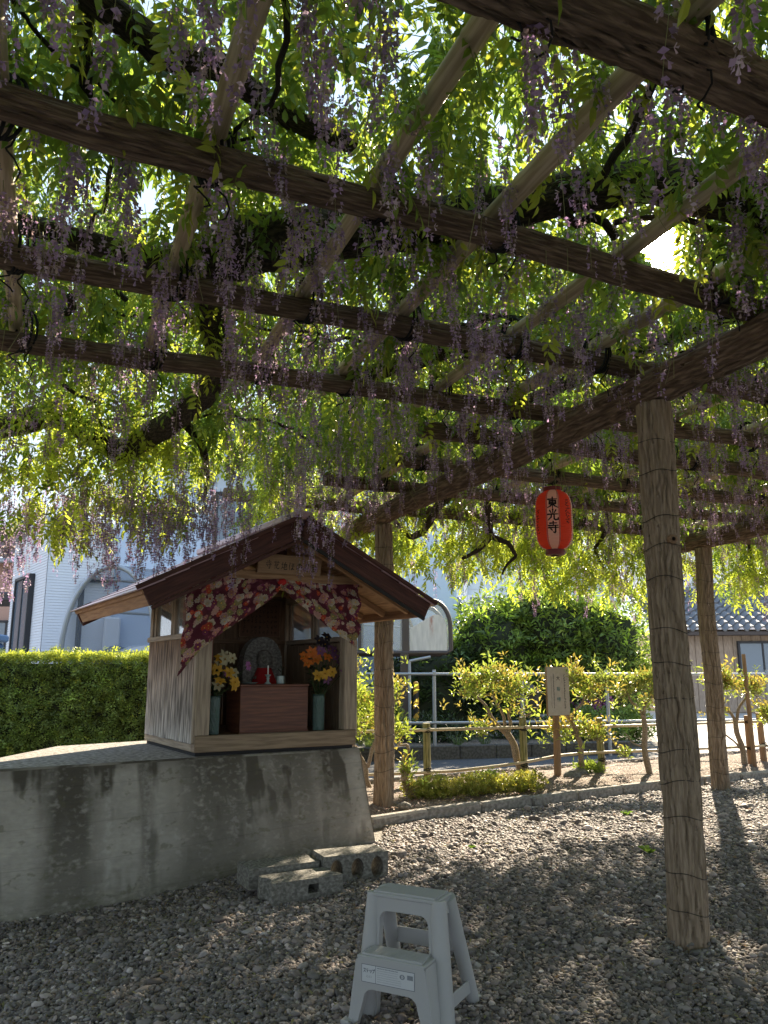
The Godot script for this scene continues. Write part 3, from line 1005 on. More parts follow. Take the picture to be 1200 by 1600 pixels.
func floral_cloth() -> StandardMaterial3D:
	var w := 768
	var h := 512
	var im := Image.create_empty(w, h, false, Image.FORMAT_RGB8)
	var wob := noise(0.02, 3, FastNoiseLite.TYPE_SIMPLEX_SMOOTH, 95)
	for y in h:
		for x in w:
			var k := 1.0 + 0.25 * wob.get_noise_2d(x, y)
			im.set_pixel(x, y, Color(0.085 * k, 0.010 * k, 0.022 * k).linear_to_srgb())
	var r2 := RandomNumberGenerator.new()
	r2.seed = 77
	var tones := [Color(0.62, 0.52, 0.38), Color(0.50, 0.22, 0.20), Color(0.55, 0.07, 0.03), Color(0.60, 0.35, 0.30), Color(0.66, 0.58, 0.46), Color(0.34, 0.30, 0.12), Color(0.22, 0.03, 0.09)]
	for i in 760:
		var c := Vector2(r2.randf() * w, r2.randf() * h)
		var rad := r2.randf_range(6, 23)
		var tone: Color = tones[r2.randi() % tones.size()]
		var petals := 5 + r2.randi() % 9
		var ph := r2.randf() * TAU
		var kind := r2.randi() % 3
		for y in range(int(c.y - rad), int(c.y + rad) + 1):
			for x in range(int(c.x - rad), int(c.x + rad) + 1):
				var d := Vector2(x, y) - c
				var l := d.length() / rad
				var a := d.angle() + ph
				var edge := 0.72 + 0.26 * absf(cos(a * petals * 0.5))
				if l > edge:
					continue
				var shade := 0.75 + 0.35 * l
				if kind == 0 and absf(fposmod(l * 3.0, 1.0) - 0.5) < 0.13:
					shade *= 0.45
				if kind == 1 and absf(sin(a * petals * 0.5)) < 0.22 and l > 0.2:
					shade *= 0.4
				var cc := tone * shade * 0.75
				if l < 0.17:
					cc = Color(0.60, 0.36, 0.06)
				im.set_pixel(posmod(x, w), posmod(y, h), Color(minf(cc.r, 0.75), minf(cc.g, 0.7), minf(cc.b, 0.6)).linear_to_srgb())
	var m := tmat(ImageTexture.create_from_image(im), Vector3.ONE, 0.85)
	m.backlight_enabled = true
	m.backlight = Color(0.5, 0.5, 0.5)
	return m

func shrine_things() -> void:
	# the parted curtain: two gathered halves hung from the front beam
	var t := shrine_local("crimson flowered curtain parted in the middle across the shrine front", "curtain", "curtain", Vector3(0, 0, 0))
	var cloth := floral_cloth()
	for side in 2:
		var rows := []
		var n := 44
		var k := 40
		for i in k + 1:
			var v := float(i) / k
			var line := PackedVector3Array()
			for j in n + 1:
				var u := float(j) / n            # 0 at the tie, 1 at the outer edge
				var x: float
				var top := 1.082 - 0.012 * sin(u * PI)
				var bottom: float
				var zz := 0.02
				if side == 0:
					x = lerpf(-0.03, -0.655, u)
					bottom = 1.02 - 0.42 * pow(u, 0.8) - 0.14 * pow(u, 5.0)
					x -= 0.035 * pow(u, 3.0) * v
					zz += 0.045 * pow(u, 2.0)
				else:
					x = lerpf(-0.02, 0.552, u)
					bottom = lerpf(1.035, 0.655, pow(u, 0.85))
				var y := lerpf(top, bottom, v)
				# folds fan out from the tie
				var ang := v * 15.0 + u * 2.0 + side * 2.0
				zz += 0.020 * sin(ang + 0.8 * sin(u * 5.0)) * (0.45 + u) * smoothstep(0.0, 0.2, v) + 0.010 * sin(u * 31.0 + v * 4.0 + side) * (1.0 - v * 0.6) + 0.006 * sin(u * 57.0 - v * 9.0) + 0.03 * v * (1.0 - v)
				line.append(Vector3(x, y, zz))
			rows.append(line)
		var b := MB.new()
		b.grid(rows, false)
		for q in b.uv.size():
			var p := b.v[q]
			var fan := 0.35 * (1.082 - p.y)
			b.uv[q] = Vector2(p.x * 1.1 + (fan if side == 0 else -fan) + side * 0.37, -p.y * 1.55)
		put("curtain_half", b, cloth, t)
	var kn := MB.new()
	kn.blob(Vector3(-0.027, 1.062, 0.035), Vector3(0.030, 0.022, 0.02), noise(2.0), 0.3, 8, 12)
	put("red_tie", kn, mat(0.42, 0.012, 0.012, 0.8), t)
	# offering box
	var bx := shrine_local("plain reddish brown wooden offering box in the middle of the shrine", "offering_box", "box", Vector3(0.012, 0.11, -0.235))
	box_part("body", Vector3(0, 0.145, 0), Vector3(0.475, 0.29, 0.24), M.altar_wood, bx, 0.004)
	box_part("lid", Vector3(0, 0.297, 0), Vector3(0.485, 0.014, 0.25), M.altar_wood, bx, 0.003)
	box_part("base_strip", Vector3(0, 0.008, 0.004), Vector3(0.482, 0.016, 0.245), M.altar_wood, bx, 0.002)
	# stone figure behind, rounded like a small stele with a red bib
	var st := shrine_local("grey stone figure with a rounded top behind the offering box", "stone_figure", "statue", Vector3(0.14, 0.09, -0.66))
	var ol := PackedVector2Array()
	for i in 25:
		var a := PI * i / 24.0
		ol.append(Vector2(cos(a) * 0.15 * (1.0 + 0.12 * sin(a)), 0.38 + pow(sin(a), 0.8) * 0.27))
	ol.append(Vector2(-0.155, 0.0))
	ol.append(Vector2(0.155, 0.0))
	var sb := MB.new()
	sb.slab(ol, -0.06, 0.03, 2.0)
	put("backing_stone", sb, M.block, st)
	var fg := MB.new()
	fg.blob(Vector3(0, 0.49, 0.05), Vector3(0.055, 0.07, 0.055), null, 0.0, 12, 16)
	fg.tube([Vector3(0, 0.0, 0.04), Vector3(0, 0.2, 0.04), Vector3(0, 0.36, 0.045), Vector3(0, 0.44, 0.05)], [0.115, 0.11, 0.085, 0.04], 18)
	put("figure", fg, M.block, st)
	var bib := []
	for i in 9:
		var line := PackedVector3Array()
		for j in 21:
			var a := lerpf(-1.5, 1.5, j / 20.0)
			var rr := lerpf(0.05, 0.128, i / 8.0) * (1.0 + 0.02 * sin(j * 2.1))
			line.append(Vector3(sin(a) * rr, 0.43 - 0.022 * i, 0.05 + cos(a) * rr))
		bib.append(line)
	var bb := MB.new()
	bb.grid(bib, false)
	put("red_bib", bb, mat(0.36, 0.012, 0.014, 0.85), st)
	# a red cloth behind and beside
	var cl := shrine_local("dark red cloth hung behind the left vase inside the shrine", "red_cloth", "cloth", Vector3(-0.40, 0.0, -0.5))
	var cr := []
	for i in 13:
		var line := PackedVector3Array()
		for j in 15:
			line.append(Vector3(lerpf(-0.10, 0.12, j / 14.0), lerpf(0.95, 0.45, i / 12.0), 0.014 * sin(j * 1.6)))
		cr.append(line)
	var cb := MB.new()
	cb.grid(cr, false)
	put("cloth", cb, mat(0.22, 0.008, 0.012, 0.9), cl)
	# hanging paper with prayer columns on the back panel
	var im := Image.create_empty(256, 160, false, Image.FORMAT_RGB8)
	im.fill(lin(0.11, 0.055, 0.03))
	var r2 := RandomNumberGenerator.new()
	r2.seed = 5
	for cx in 9:
		for cy in 6:
			if r2.randf() < 0.12:
				continue
			var at := Vector2(14 + cx * 26, 10 + cy * 24)
			for s in 5:
				var a := at + Vector2(r2.randf() * 14, r2.randf() * 15)
				stroke(im, [a, a + (Vector2(r2.randf_range(6, 12), r2.randf_range(-2, 2)) if s % 2 else Vector2(r2.randf_range(-2, 2), r2.randf_range(6, 12)))], 2.0, lin(0.025, 0.014, 0.01))
	var pl := shrine_local("dark wooden board with columns of writing on the shrine back wall", "prayer_board", "board", Vector3(0.27, 0.89, -1.02))
	box_part("board", Vector3.ZERO, Vector3(0.34, 0.28, 0.014), M.inner_wood, pl, 0.003)
	var pf := MB.new()
	pf.quad(Vector3(-0.16, -0.13, 0.009), Vector3(0.16, -0.13, 0.009), Vector3(0.16, 0.13, 0.009), Vector3(-0.16, 0.13, 0.009), Vector3(0, 0, 1), Vector2(0, 1), Vector2(1, 1), Vector2(1, 0), Vector2(0, 0))
	put("writing", pf, tmat(ImageTexture.create_from_image(im), Vector3.ONE, 0.8), pl)
	# small things on the box
	var top := 0.11 + 0.304
	var cera := mat(0.30, 0.38, 0.36, 0.25)
	var ch := shrine_local("small pale green candlestick with a white candle on the box", "candlestick", "candlestick", Vector3(-0.005, top, -0.20))
	var hb := MB.new()
	hb.lathe([Vector2(0.0, 0.0), Vector2(0.022, 0.0), Vector2(0.022, 0.006), Vector2(0.010, 0.014), Vector2(0.008, 0.03), Vector2(0.013, 0.036), Vector2(0.008, 0.044), Vector2(0.020, 0.058), Vector2(0.022, 0.062), Vector2(0.0, 0.062)], 18)
	put("holder", hb, cera, ch)
	var cd := MB.new()
	cd.lathe([Vector2(0.0045, 0.062), Vector2(0.0042, 0.12), Vector2(0.0, 0.122)], 10)
	put("candle", cd, mat(0.8, 0.78, 0.72, 0.5), ch)
	var cup := shrine_local("pale green cup right of the candlestick", "cup", "cup", Vector3(0.085, top, -0.20))
	var cu := MB.new()
	cu.lathe([Vector2(0.0, 0.0), Vector2(0.024, 0.0), Vector2(0.026, 0.01), Vector2(0.026, 0.052), Vector2(0.023, 0.052), Vector2(0.023, 0.01), Vector2(0.0, 0.008)], 20)
	put("wall", cu, cera, cup)
	var sprig := MB.new()
	sprig.tube([Vector3(0, 0.01, 0), Vector3(0.004, 0.06, 0.002), Vector3(0.01, 0.1, 0.0)], [0.002, 0.002, 0.001], 5)
	for i in 5:
		sprig.flat(Vector3(0.005, 0.06 + i * 0.008, 0), Vector3(0.02 * cos(i * 2.0), 0.075 + i * 0.01, 0.02 * sin(i * 2.0)), Vector3(0.03 * cos(i * 2.0 + 0.4), 0.085 + i * 0.01, 0.03 * sin(i * 2.0 + 0.4)))
	put("sprig", sprig, mat(0.03, 0.05, 0.02), cup)
	var dish := shrine_local("flat pale dish on the left end of the box", "dish", "dish", Vector3(-0.13, top, -0.20))
	var db := MB.new()
	db.lathe([Vector2(0.0, 0.0), Vector2(0.03, 0.0), Vector2(0.055, 0.012), Vector2(0.057, 0.013), Vector2(0.03, 0.004), Vector2(0.0, 0.004)], 24)
	put("rim", db, cera, dish)
	# vases and flowers
	var vm := StandardMaterial3D.new()
	vm.albedo_color = lin(0.065, 0.12, 0.10)
	vm.roughness = 0.25
	relief(vm, noise(0.08, 1, FastNoiseLite.TYPE_CELLULAR, 15), 0.5)
	vm.uv1_scale = Vector3(1.5, 1.2, 1)
	for k in [[Vector3(-0.385, 0.11, -0.155), "left", 0.236], [Vector3(0.335, 0.11, -0.13), "right", 0.236]]:
		var v := shrine_local("dark green dimpled cylinder vase at the %s of the offering box" % k[1], "vase", "vase", k[0], "vases in the shrine")
		var vb := MB.new()
		vb.lathe([Vector2(0.0, 0.0), Vector2(0.036, 0.0), Vector2(0.0385, 0.008), Vector2(0.041, k[2] - 0.01), Vector2(0.042, k[2]), Vector2(0.038, k[2]), Vector2(0.036, 0.02), Vector2(0.0, 0.02)], 28)
		put("wall", vb, vm, v)
	bouquet(Vector3(-0.385, 0.346, -0.155), true)
	bouquet(Vector3(0.335, 0.346, -0.13), false)

func lily(m: MB, at: Vector3, face: Vector3, r: float, petals: int) -> void:
	var f := face.normalized()
	var x := f.cross(Vector3(0.3, 0.9, 0.2)).normalized()
	var y := f.cross(x)
	for i in petals:
		var a := TAU * i / petals + (0.2 if i % 2 else 0.0)
		var d := x * cos(a) + y * sin(a)
		var s := x * -sin(a) + y * cos(a)
		var line := []
		for k in 5:
			var u := k / 4.0
			var c := at + f * r * (0.55 * u - 0.38 * u * u * u) + d * r * u
			var w := r * 0.30 * sin(PI * (0.12 + 0.86 * u))
			line.append(PackedVector3Array([c - s * w + f * w * 0.25, c, c + s * w + f * w * 0.25]))
		m.grid(line, false)

func bouquet(at: Vector3, left: bool) -> void:
	var t := shrine_local("bunch of yellow lilies and one mauve bloom in the left vase" if left else "bunch of orange and yellow lilies with purple flowers in the right vase", "bouquet", "flowers", at)
	var stems := MB.new()
	stems.col = Color(0.06, 0.10, 0.03)
	var leaves := MB.new()
	leaves.col = Color(0.035, 0.06, 0.025)
	var list := []
	if left:
		for k in [[0.05, 0.115, 0.06, 0], [0.0, 0.07, 0.075, 0], [0.085, 0.055, 0.05, 0], [0.02, 0.165, 0.0, 1], [0.085, 0.19, 0.0, 1], [0.165, 0.15, 0.03, 2], [0.05, 0.205, -0.03, 1], [-0.01, 0.13, 0.05, 0]]:
			list.append(k)
	else:
		for k in [[-0.11, 0.20, 0.04, 3], [-0.075, 0.225, 0.05, 3], [-0.05, 0.19, 0.06, 3], [-0.095, 0.165, 0.05, 3], [-0.03, 0.225, 0.03, 3], [0.0, 0.11, 0.07, 0], [-0.045, 0.10, 0.07, 0], [0.045, 0.12, 0.06, 0], [0.08, 0.20, 0.02, 4], [0.115, 0.16, 0.02, 4], [0.06, 0.245, 0.0, 4], [0.135, 0.20, 0.0, 4], [0.095, 0.235, -0.02, 4], [0.15, 0.13, 0.02, 4], [0.0, 0.29, -0.01, 5], [0.05, 0.31, -0.02, 5], [0.03, 0.27, 0.0, 5]]:
			list.append(k)
	for i in 7:
		if left:
			list.append([rng.randf_range(-0.02, 0.12), rng.randf_range(0.05, 0.19), rng.randf_range(-0.01, 0.06), [0, 1, 0, 2, 1, 0, 1][i]])
		else:
			list.append([rng.randf_range(-0.10, 0.14), rng.randf_range(0.08, 0.26), rng.randf_range(-0.02, 0.06), [4, 3, 4, 0, 4, 3, 4][i]])
	var tone := [Color(0.62, 0.36, 0.035), Color(0.50, 0.46, 0.28), Color(0.46, 0.17, 0.44), Color(0.62, 0.17, 0.02), Color(0.24, 0.10, 0.22), Color(0.03, 0.02, 0.03)]
	for k in list:
		var p := Vector3(k[0], k[1], k[2]) * 1.22
		stems.tube([Vector3(k[0] * 0.15, -0.20, k[2] * 0.15), Vector3(k[0] * 0.25, 0.0, k[2] * 0.2), p * 0.7 + Vector3(0, -0.01, 0), p], [0.0025, 0.0025, 0.002, 0.002], 5, 1.0, false)
		var f := MB.new()
		f.col = tone[k[3]] * rng.randf_range(0.85, 1.1)
		lily(f, p, Vector3(k[0] * 2.0, 0.25 + rng.randfn(0, 0.2), 0.5 + k[2]), 0.043 if k[3] != 2 else 0.034, 6 if k[3] != 2 else 11)
		f.col = Color(0.45, 0.25, 0.03)
		f.blob(p + Vector3(k[0] * 0.1, 0.002, 0.008), Vector3(0.005, 0.005, 0.008), null, 0, 4, 6)
		put("flower", f, M.petal, t)
	for i in 70:
		var a := rng.randf() * TAU
		var y := rng.randf_range(0.0, 0.18)
		var b := Vector3(cos(a) * 0.03, y, sin(a) * 0.03)
		var d := Vector3(cos(a), rng.randf_range(-0.3, 0.7), sin(a)).normalized()
		var s := d.cross(Vector3.UP).normalized() * rng.randf_range(0.008, 0.014)
		var l := rng.randf_range(0.04, 0.085)
		leaves.flat(b, b + d * l * 0.5 + s + Vector3(0, 0.004, 0), b + d * l)
		leaves.flat(b, b + d * l * 0.5 - s + Vector3(0, 0.004, 0), b + d * l)
	put("stem_bundle", stems, M.bush_leaf, t)
	put("foliage", leaves, M.bush_leaf, t)

# ------------------------------------------------------------------ blocks by the plinth, step stool, lantern
func holed_block(t: Node3D, size: Vector3, holes: Array) -> void:
	var root := CSGBox3D.new()
	root.name = "body"
	root.size = size
	root.position.y = size.y * 0.5
	root.material = M.block
	for h in holes:                 # [centre, size, round?]
		var c: CSGShape3D
		if h[2]:
			var cy := CSGCylinder3D.new()
			cy.radius = h[1].x
			cy.height = h[1].y
			cy.sides = 20
			cy.material = M.block
			cy.rotation = h[3]
			cy.scale = Vector3(1, 1, h[4])
			c = cy
		else:
			var bx := CSGBox3D.new()
			bx.size = h[1]
			bx.material = M.block
			c = bx
		c.name = "core"
		c.operation = CSGShape3D.OPERATION_SUBTRACTION
		c.position = h[0]
		root.add_child(c, true)
	t.add_child(root)

func blocks() -> void:
	var up := Vector3(PI / 2, 0, 0)
	var a := thing("concrete_block", "grey concrete block with one square hole, front of the blocks by the plinth", "concrete block", P(-0.425, gh(-0.395, 4.3) - 0.005, 4.325), 0.53, "concrete blocks at the foot of the plinth")
	holed_block(a, Vector3(0.385, 0.105, 0.19), [[Vector3(0.03, 0.005, 0.06), Vector3(0.06, 0.042, 0.16), false], [Vector3(-0.215, 0.0, 0.0), Vector3(0.052, 0.2, 0), true, Vector3.ZERO, 1.2], [Vector3(0.21, 0.0, 0.0), Vector3(0.04, 0.2, 0), true, Vector3.ZERO, 1.2]])
	var b := thing("concrete_block", "weathered concrete block pushed under the plinth behind the front block", "concrete block", P(-0.56, gh(-0.5, 4.5) + 0.035, 4.50), 0.50, "concrete blocks at the foot of the plinth")
	holed_block(b, Vector3(0.39, 0.10, 0.19), [[Vector3(-0.12, -0.05, 0.08), Vector3(0.028, 0.2, 0), true, up, 1.0], [Vector3(0.0, -0.05, 0.08), Vector3(0.028, 0.2, 0), true, up, 1.0], [Vector3(0.12, -0.05, 0.08), Vector3(0.028, 0.2, 0), true, up, 1.0]])
	var c := thing("concrete_block", "concrete block on its side showing three round holes, at the plinth corner", "concrete block", P(-0.185, -0.005, 4.64), 0.42, "concrete blocks at the foot of the plinth")
	holed_block(c, Vector3(0.37, 0.135, 0.19), [[Vector3(-0.115, -0.008, 0.0), Vector3(0.036, 0.3, 0), true, up, 1.5], [Vector3(0.005, -0.008, 0.0), Vector3(0.036, 0.3, 0), true, up, 1.5], [Vector3(0.12, -0.008, 0.0), Vector3(0.036, 0.3, 0), true, up, 1.5]])

func arch_panel(top_half: float, foot_half: float, y1: float, in_top: float, in_foot: float, arch_y: float, rad: float) -> PackedVector2Array:
	var o := PackedVector2Array()
	o.append(Vector2(-foot_half, 0))
	o.append(Vector2(-top_half, y1 - 0.008))
	o.append(Vector2(-top_half + 0.008, y1))
	o.append(Vector2(top_half - 0.008, y1))
	o.append(Vector2(top_half, y1 - 0.008))
	o.append(Vector2(foot_half, 0))
	o.append(Vector2(in_foot, 0))
	for i in 7:
		var a := PI * 0.5 * i / 6.0
		o.append(Vector2(in_top - rad + rad * cos(a), arch_y - rad + rad * sin(a)))
	for i in 7:
		var a := PI * 0.5 * (1.0 + i / 6.0)
		o.append(Vector2(-in_top + rad + rad * cos(a), arch_y - rad + rad * sin(a)))
	o.append(Vector2(-in_foot, 0))
	return o

func stool() -> void:
	var t := thing("step_stool", "pale grey plastic two step stool standing on the gravel", "step stool", P(0.018, 0.0, 2.71), -0.4835)
	var pl: Material = M.plastic
	# lower step
	var fp := MB.new()
	fp.slab(arch_panel(0.122, 0.150, 0.198, 0.094, 0.118, 0.112, 0.032), -0.022, 0.0)
	put("front_panel", fp, pl, t)
	box_part("lower_tread", Vector3(0, 0.2, -0.050), Vector3(0.238, 0.012, 0.098), pl, t, 0.005)
	for i in 8:
		box_part("tread_rib", Vector3(0, 0.2085, -0.012 - i * 0.0105), Vector3(0.215 - 0.002 * i, 0.008, 0.0046), pl, t, 0.0014)
	# upper step: frame, tread, side skirts
	var uf := MB.new()
	uf.slab(arch_panel(0.118, 0.150, 0.362, 0.088, 0.100, 0.318, 0.03), -0.125, -0.098)
	put("riser_frame", uf, pl, t)
	box_part("upper_tread", Vector3(0, 0.364, -0.152), Vector3(0.252, 0.012, 0.118), pl, t, 0.005)
	for i in 10:
		box_part("tread_rib", Vector3(0, 0.3725, -0.104 - i * 0.0108), Vector3(0.226, 0.008, 0.0046), pl, t, 0.0014)
	for s in [-1.0, 1.0]:
		# corner columns of the upper step down to the ground
		var b := MB.new()
		var pts := []
		var rad := []
		for i in 13:
			var f := i / 12.0
			pts.append(Vector3(s * lerpf(0.140, 0.116, f), lerpf(0.0, 0.366, f), lerpf(-0.098, -0.118, f)))
			rad.append(lerpf(0.036, 0.026, f))
		b.tube(pts, rad, 20, 1.0, true)
		put("front_leg", b, pl, t)
		# lower step side wall
		var sw := MB.new()
		sw.grid([PackedVector3Array([Vector3(s * 0.149, 0.0, -0.004), Vector3(s * 0.146, 0.0, -0.08)]), PackedVector3Array([Vector3(s * 0.135, 0.1, -0.004), Vector3(s * 0.134, 0.1, -0.09)]), PackedVector3Array([Vector3(s * 0.1215, 0.198, -0.002), Vector3(s * 0.1215, 0.198, -0.1)])], false)
		put("side_wall", sw, pl, t)
		# rear leg, splayed
		var r := MB.new()
		pts = []
		rad = []
		for i in 13:
			var f := i / 12.0
			pts.append(Vector3(s * lerpf(0.140, 0.116, f), lerpf(0.0, 0.36, f), lerpf(-0.345, -0.19, f)))
			rad.append(lerpf(0.022, 0.027, f))
		r.tube(pts, rad, 16, 1.0, true)
		put("rear_leg", r, pl, t)
		# side skirt under the tread with a curved lower edge
		var sk := MB.new()
		var o := PackedVector2Array([Vector2(-0.205, 0.366), Vector2(-0.112, 0.366), Vector2(-0.108, 0.29), Vector2(-0.122, 0.305), Vector2(-0.145, 0.320), Vector2(-0.175, 0.318), Vector2(-0.205, 0.300), Vector2(-0.224, 0.27)])
		sk.xf = Transform3D(Basis(Vector3(0, 0, 1), Vector3(0, 1, 0), Vector3(-1, 0, 0)), Vector3(s * 0.122, 0, 0))
		sk.slab(o, -0.004, 0.004)
		put("side_skirt", sk, pl, t)
		box_part("side_tie", Vector3(s * 0.143, 0.062, -0.215), Vector3(0.006, 0.042, 0.225), pl, t, 0.002)
		box_part("foot_pad", Vector3(s * 0.144, 0.008, -0.358), Vector3(0.03, 0.018, 0.03), M.galv if false else pl, t, 0.006)
		box_part("foot_pad", Vector3(s * 0.150, 0.008, 0.004), Vector3(0.034, 0.016, 0.034), pl, t, 0.006)
	box_part("rear_tie", Vector3(0, 0.20, -0.262), Vector3(0.23, 0.05, 0.006), pl, t, 0.002)
	# printed label
	var im := Image.create_empty(440, 120, false, Image.FORMAT_RGB8)
	var paper := lin(0.50, 0.52, 0.53)
	var ink := lin(0.06, 0.075, 0.10)
	im.fill(paper)
	for k in [[0, 0, 440, 3], [0, 117, 440, 3], [0, 0, 3, 120], [437, 0, 3, 120], [118, 0, 3, 120]]:
		im.fill_rect(Rect2i(k[0], k[1], k[2], k[3]), ink)
	var x0 := 14
	for g in [SU, TE, TSU, PU]:
		glyph(im, g, Vector2(x0, 26), Vector2(23, 30), 4.2, ink)
		x0 += 25
	for k in 5:
		glyph(im, "20 10 20 90;20 10 80 10;20 90 80 90" if k % 2 else "50 10 50 90;20 50 80 50", Vector2(38 + k * 10, 72), Vector2(8, 16), 1.6, ink)
	var r2 := RandomNumberGenerator.new()
	r2.seed = 8
	for row in 7:
		var x := 132.0
		var big := row == 0
		var stop := 300.0 if row < 4 else 330.0
		while x < stop:
			var wd := r2.randf_range(4, 9) * (1.3 if big else 1.0)
			var y := 12.0 + row * 14.5
			stroke(im, [Vector2(x, y + r2.randf() * 5), Vector2(x + wd * 0.6, y + r2.randf() * 6)], 2.6 if big else 1.3, ink if big else ink.lerp(paper, 0.35))
			stroke(im, [Vector2(x + wd * 0.3, y), Vector2(x + wd * 0.3, y + 6)], 2.0 if big else 1.0, ink if big else ink.lerp(paper, 0.35))
			x += wd
	for a in 60:
		var an := TAU * a / 60.0
		for rr in 8:
			var p := Vector2(340, 42) + Vector2(cos(an) * (14 + rr), sin(an) * (11 + rr * 0.8))
			im.set_pixel(int(p.x), int(p.y), ink)
	for k in 3:
		stroke(im, [Vector2(330 + k * 9, 36), Vector2(330 + k * 9, 48)], 3, ink)
	for k in 16:
		im.fill_rect(Rect2i(380 + k * 3, 24, 1 + (k * 7) % 3, 30), ink)
	var lab := MB.new()
	lab.quad(Vector3(-0.100, 0.131, 0.0012), Vector3(0.086, 0.131, 0.0012), Vector3(0.086, 0.183, 0.0012), Vector3(-0.100, 0.183, 0.0012), Vector3(0, 0, 1), Vector2(0, 1), Vector2(1, 1), Vector2(1, 0), Vector2(0, 0))
	put("printed_label", lab, tmat(ImageTexture.create_from_image(im), Vector3.ONE, 0.4), t)

func lantern() -> void:
	var t := thing("paper_lantern", "tall red paper lantern with black lettering hanging from the trellis", "lantern", P(1.09, 1.82, 5.0), PI - 0.26)
	var w := 1024
	var h := 512
	var im := Image.create_empty(w, h, false, Image.FORMAT_RGB8)
	var red := lin(0.88, 0.095, 0.03)
	im.fill(red)
	for k in 4:
		var cx := 512 + (k - 2) * 256 + 256 if k < 2 else 512 + (k - 2) * 256
		cx = posmod(cx, w)
		for x in range(-62, 62):
			var c := lin(0.86, 0.70, 0.56) if absi(x) < 50 else (lin(0.52, 0.30, 0.26) if absi(x) > 55 else lin(0.66, 0.10, 0.06))
			im.fill_rect(Rect2i(posmod(cx + x, w), 0, 1, h), c)
	var ink := lin(0.012, 0.010, 0.012)
	for cx in [512, 0]:
		var list := [EAST, SHINE, TEMPLE]
		for i in 3:
			if cx == 512:
				glyph(im, list[i], Vector2(cx - 50, 82 + i * 104), Vector2(100, 98), 13.0, ink)
	var r2 := RandomNumberGenerator.new()
	r2.seed = 21
	for side in 2:
		for i in 9:
			var at := Vector2(512 + (118 if side else -186), (92 if side else 172) + i * 24)
			for s in 6:
				var a := at + Vector2(r2.randf() * 40, r2.randf() * 16)
				stroke(im, [a, a + Vector2(r2.randf_range(8, 18), r2.randf_range(-3, 3)) if s % 2 else a + Vector2(r2.randf_range(-3, 3), r2.randf_range(6, 12))], 4.6, lin(0.03, 0.008, 0.01))
	im.flip_y()
	var m := tmat(ImageTexture.create_from_image(im), Vector3.ONE, 0.65)
	m.backlight_enabled = true
	m.backlight = Color(1.0, 0.95, 0.9)
	var prof := []
	var n := 110
	for i in n + 1:
		var f := float(i) / n
		var y := 0.03 + 0.385 * f
		var e := absf(f * 2.0 - 1.0)
		var r := 0.117 * pow(maxf(1.0 - pow(e, 4.6), 0.0), 0.36)
		r = maxf(r, 0.058)
		r += 0.0016 * cos(f * TAU * 27.0)
		prof.append(Vector2(r, y))
	var b := MB.new()
	b.lathe(prof, 56)
	put("paper_shade", b, m, t)
	for k in [[-0.002, 0.034, "lower_ring"], [0.412, 0.440, "upper_ring"]]:
		var rb := MB.new()
		rb.lathe([Vector2(0.0, k[0]), Vector2(0.058, k[0]), Vector2(0.062, k[0] + 0.004), Vector2(0.060, k[1] - 0.003), Vector2(0.057, k[1]), Vector2(0.0, k[1])], 32)
		put(k[2], rb, mat(0.16, 0.014, 0.016, 0.45), t)
	var hn := MB.new()
	var arc := []
	var rr := []
	for i in 17:
		var a := PI * i / 16.0
		arc.append(Vector3(cos(a) * 0.06, 0.44 + 0.10 * sin(a), 0))
		rr.append(0.002)
	hn.tube(arc, rr, 6)
	hn.tube([Vector3(0, 0.54, 0), Vector3(0.002, 0.6, 0), Vector3(0, 0.66, 0)], [0.002, 0.002, 0.002], 6)
	put("hanging_wire", hn, M.wire, t)

# ------------------------------------------------------------------ leaves for shrubs
func leaf_blade(m: MB, at: Vector3, d: Vector3, side: Vector3, up: Vector3, l: float, w: float) -> void:
	var a := at
	var b := at + d * l * 0.45 + up * l * 0.05
	var e := at + d * l - up * l * 0.06
	var p := b + side * w * 0.5 + up * w * 0.22
	var q := b - side * w * 0.5 + up * w * 0.22
	m.flat(a, p, b)
	m.flat(b, p, e)
	m.flat(a, b, q)
	m.flat(b, e, q)

func leaf_cluster(n: int, l: float, w: float, spread: float, rise: float, seed_: int) -> ArrayMesh:
	var r := RandomNumberGenerator.new()
	r.seed = seed_
	var m := MB.new()
	for i in n:
		var a := TAU * (i * 0.382 + r.randf() * 0.1)
		var d := Vector3(cos(a), rise + r.randfn(0, 0.3), sin(a)).normalized()
		var s := d.cross(Vector3.UP).normalized()
		var k := r.randf_range(0.75, 1.15)
		m.col = Color.WHITE * r.randf_range(0.8, 1.15)
		leaf_blade(m, Vector3(0, spread * (i / float(n) - 0.5), 0) + d * spread * 0.3, d, s, s.cross(d), l * k, w * k)
	return m.mesh()

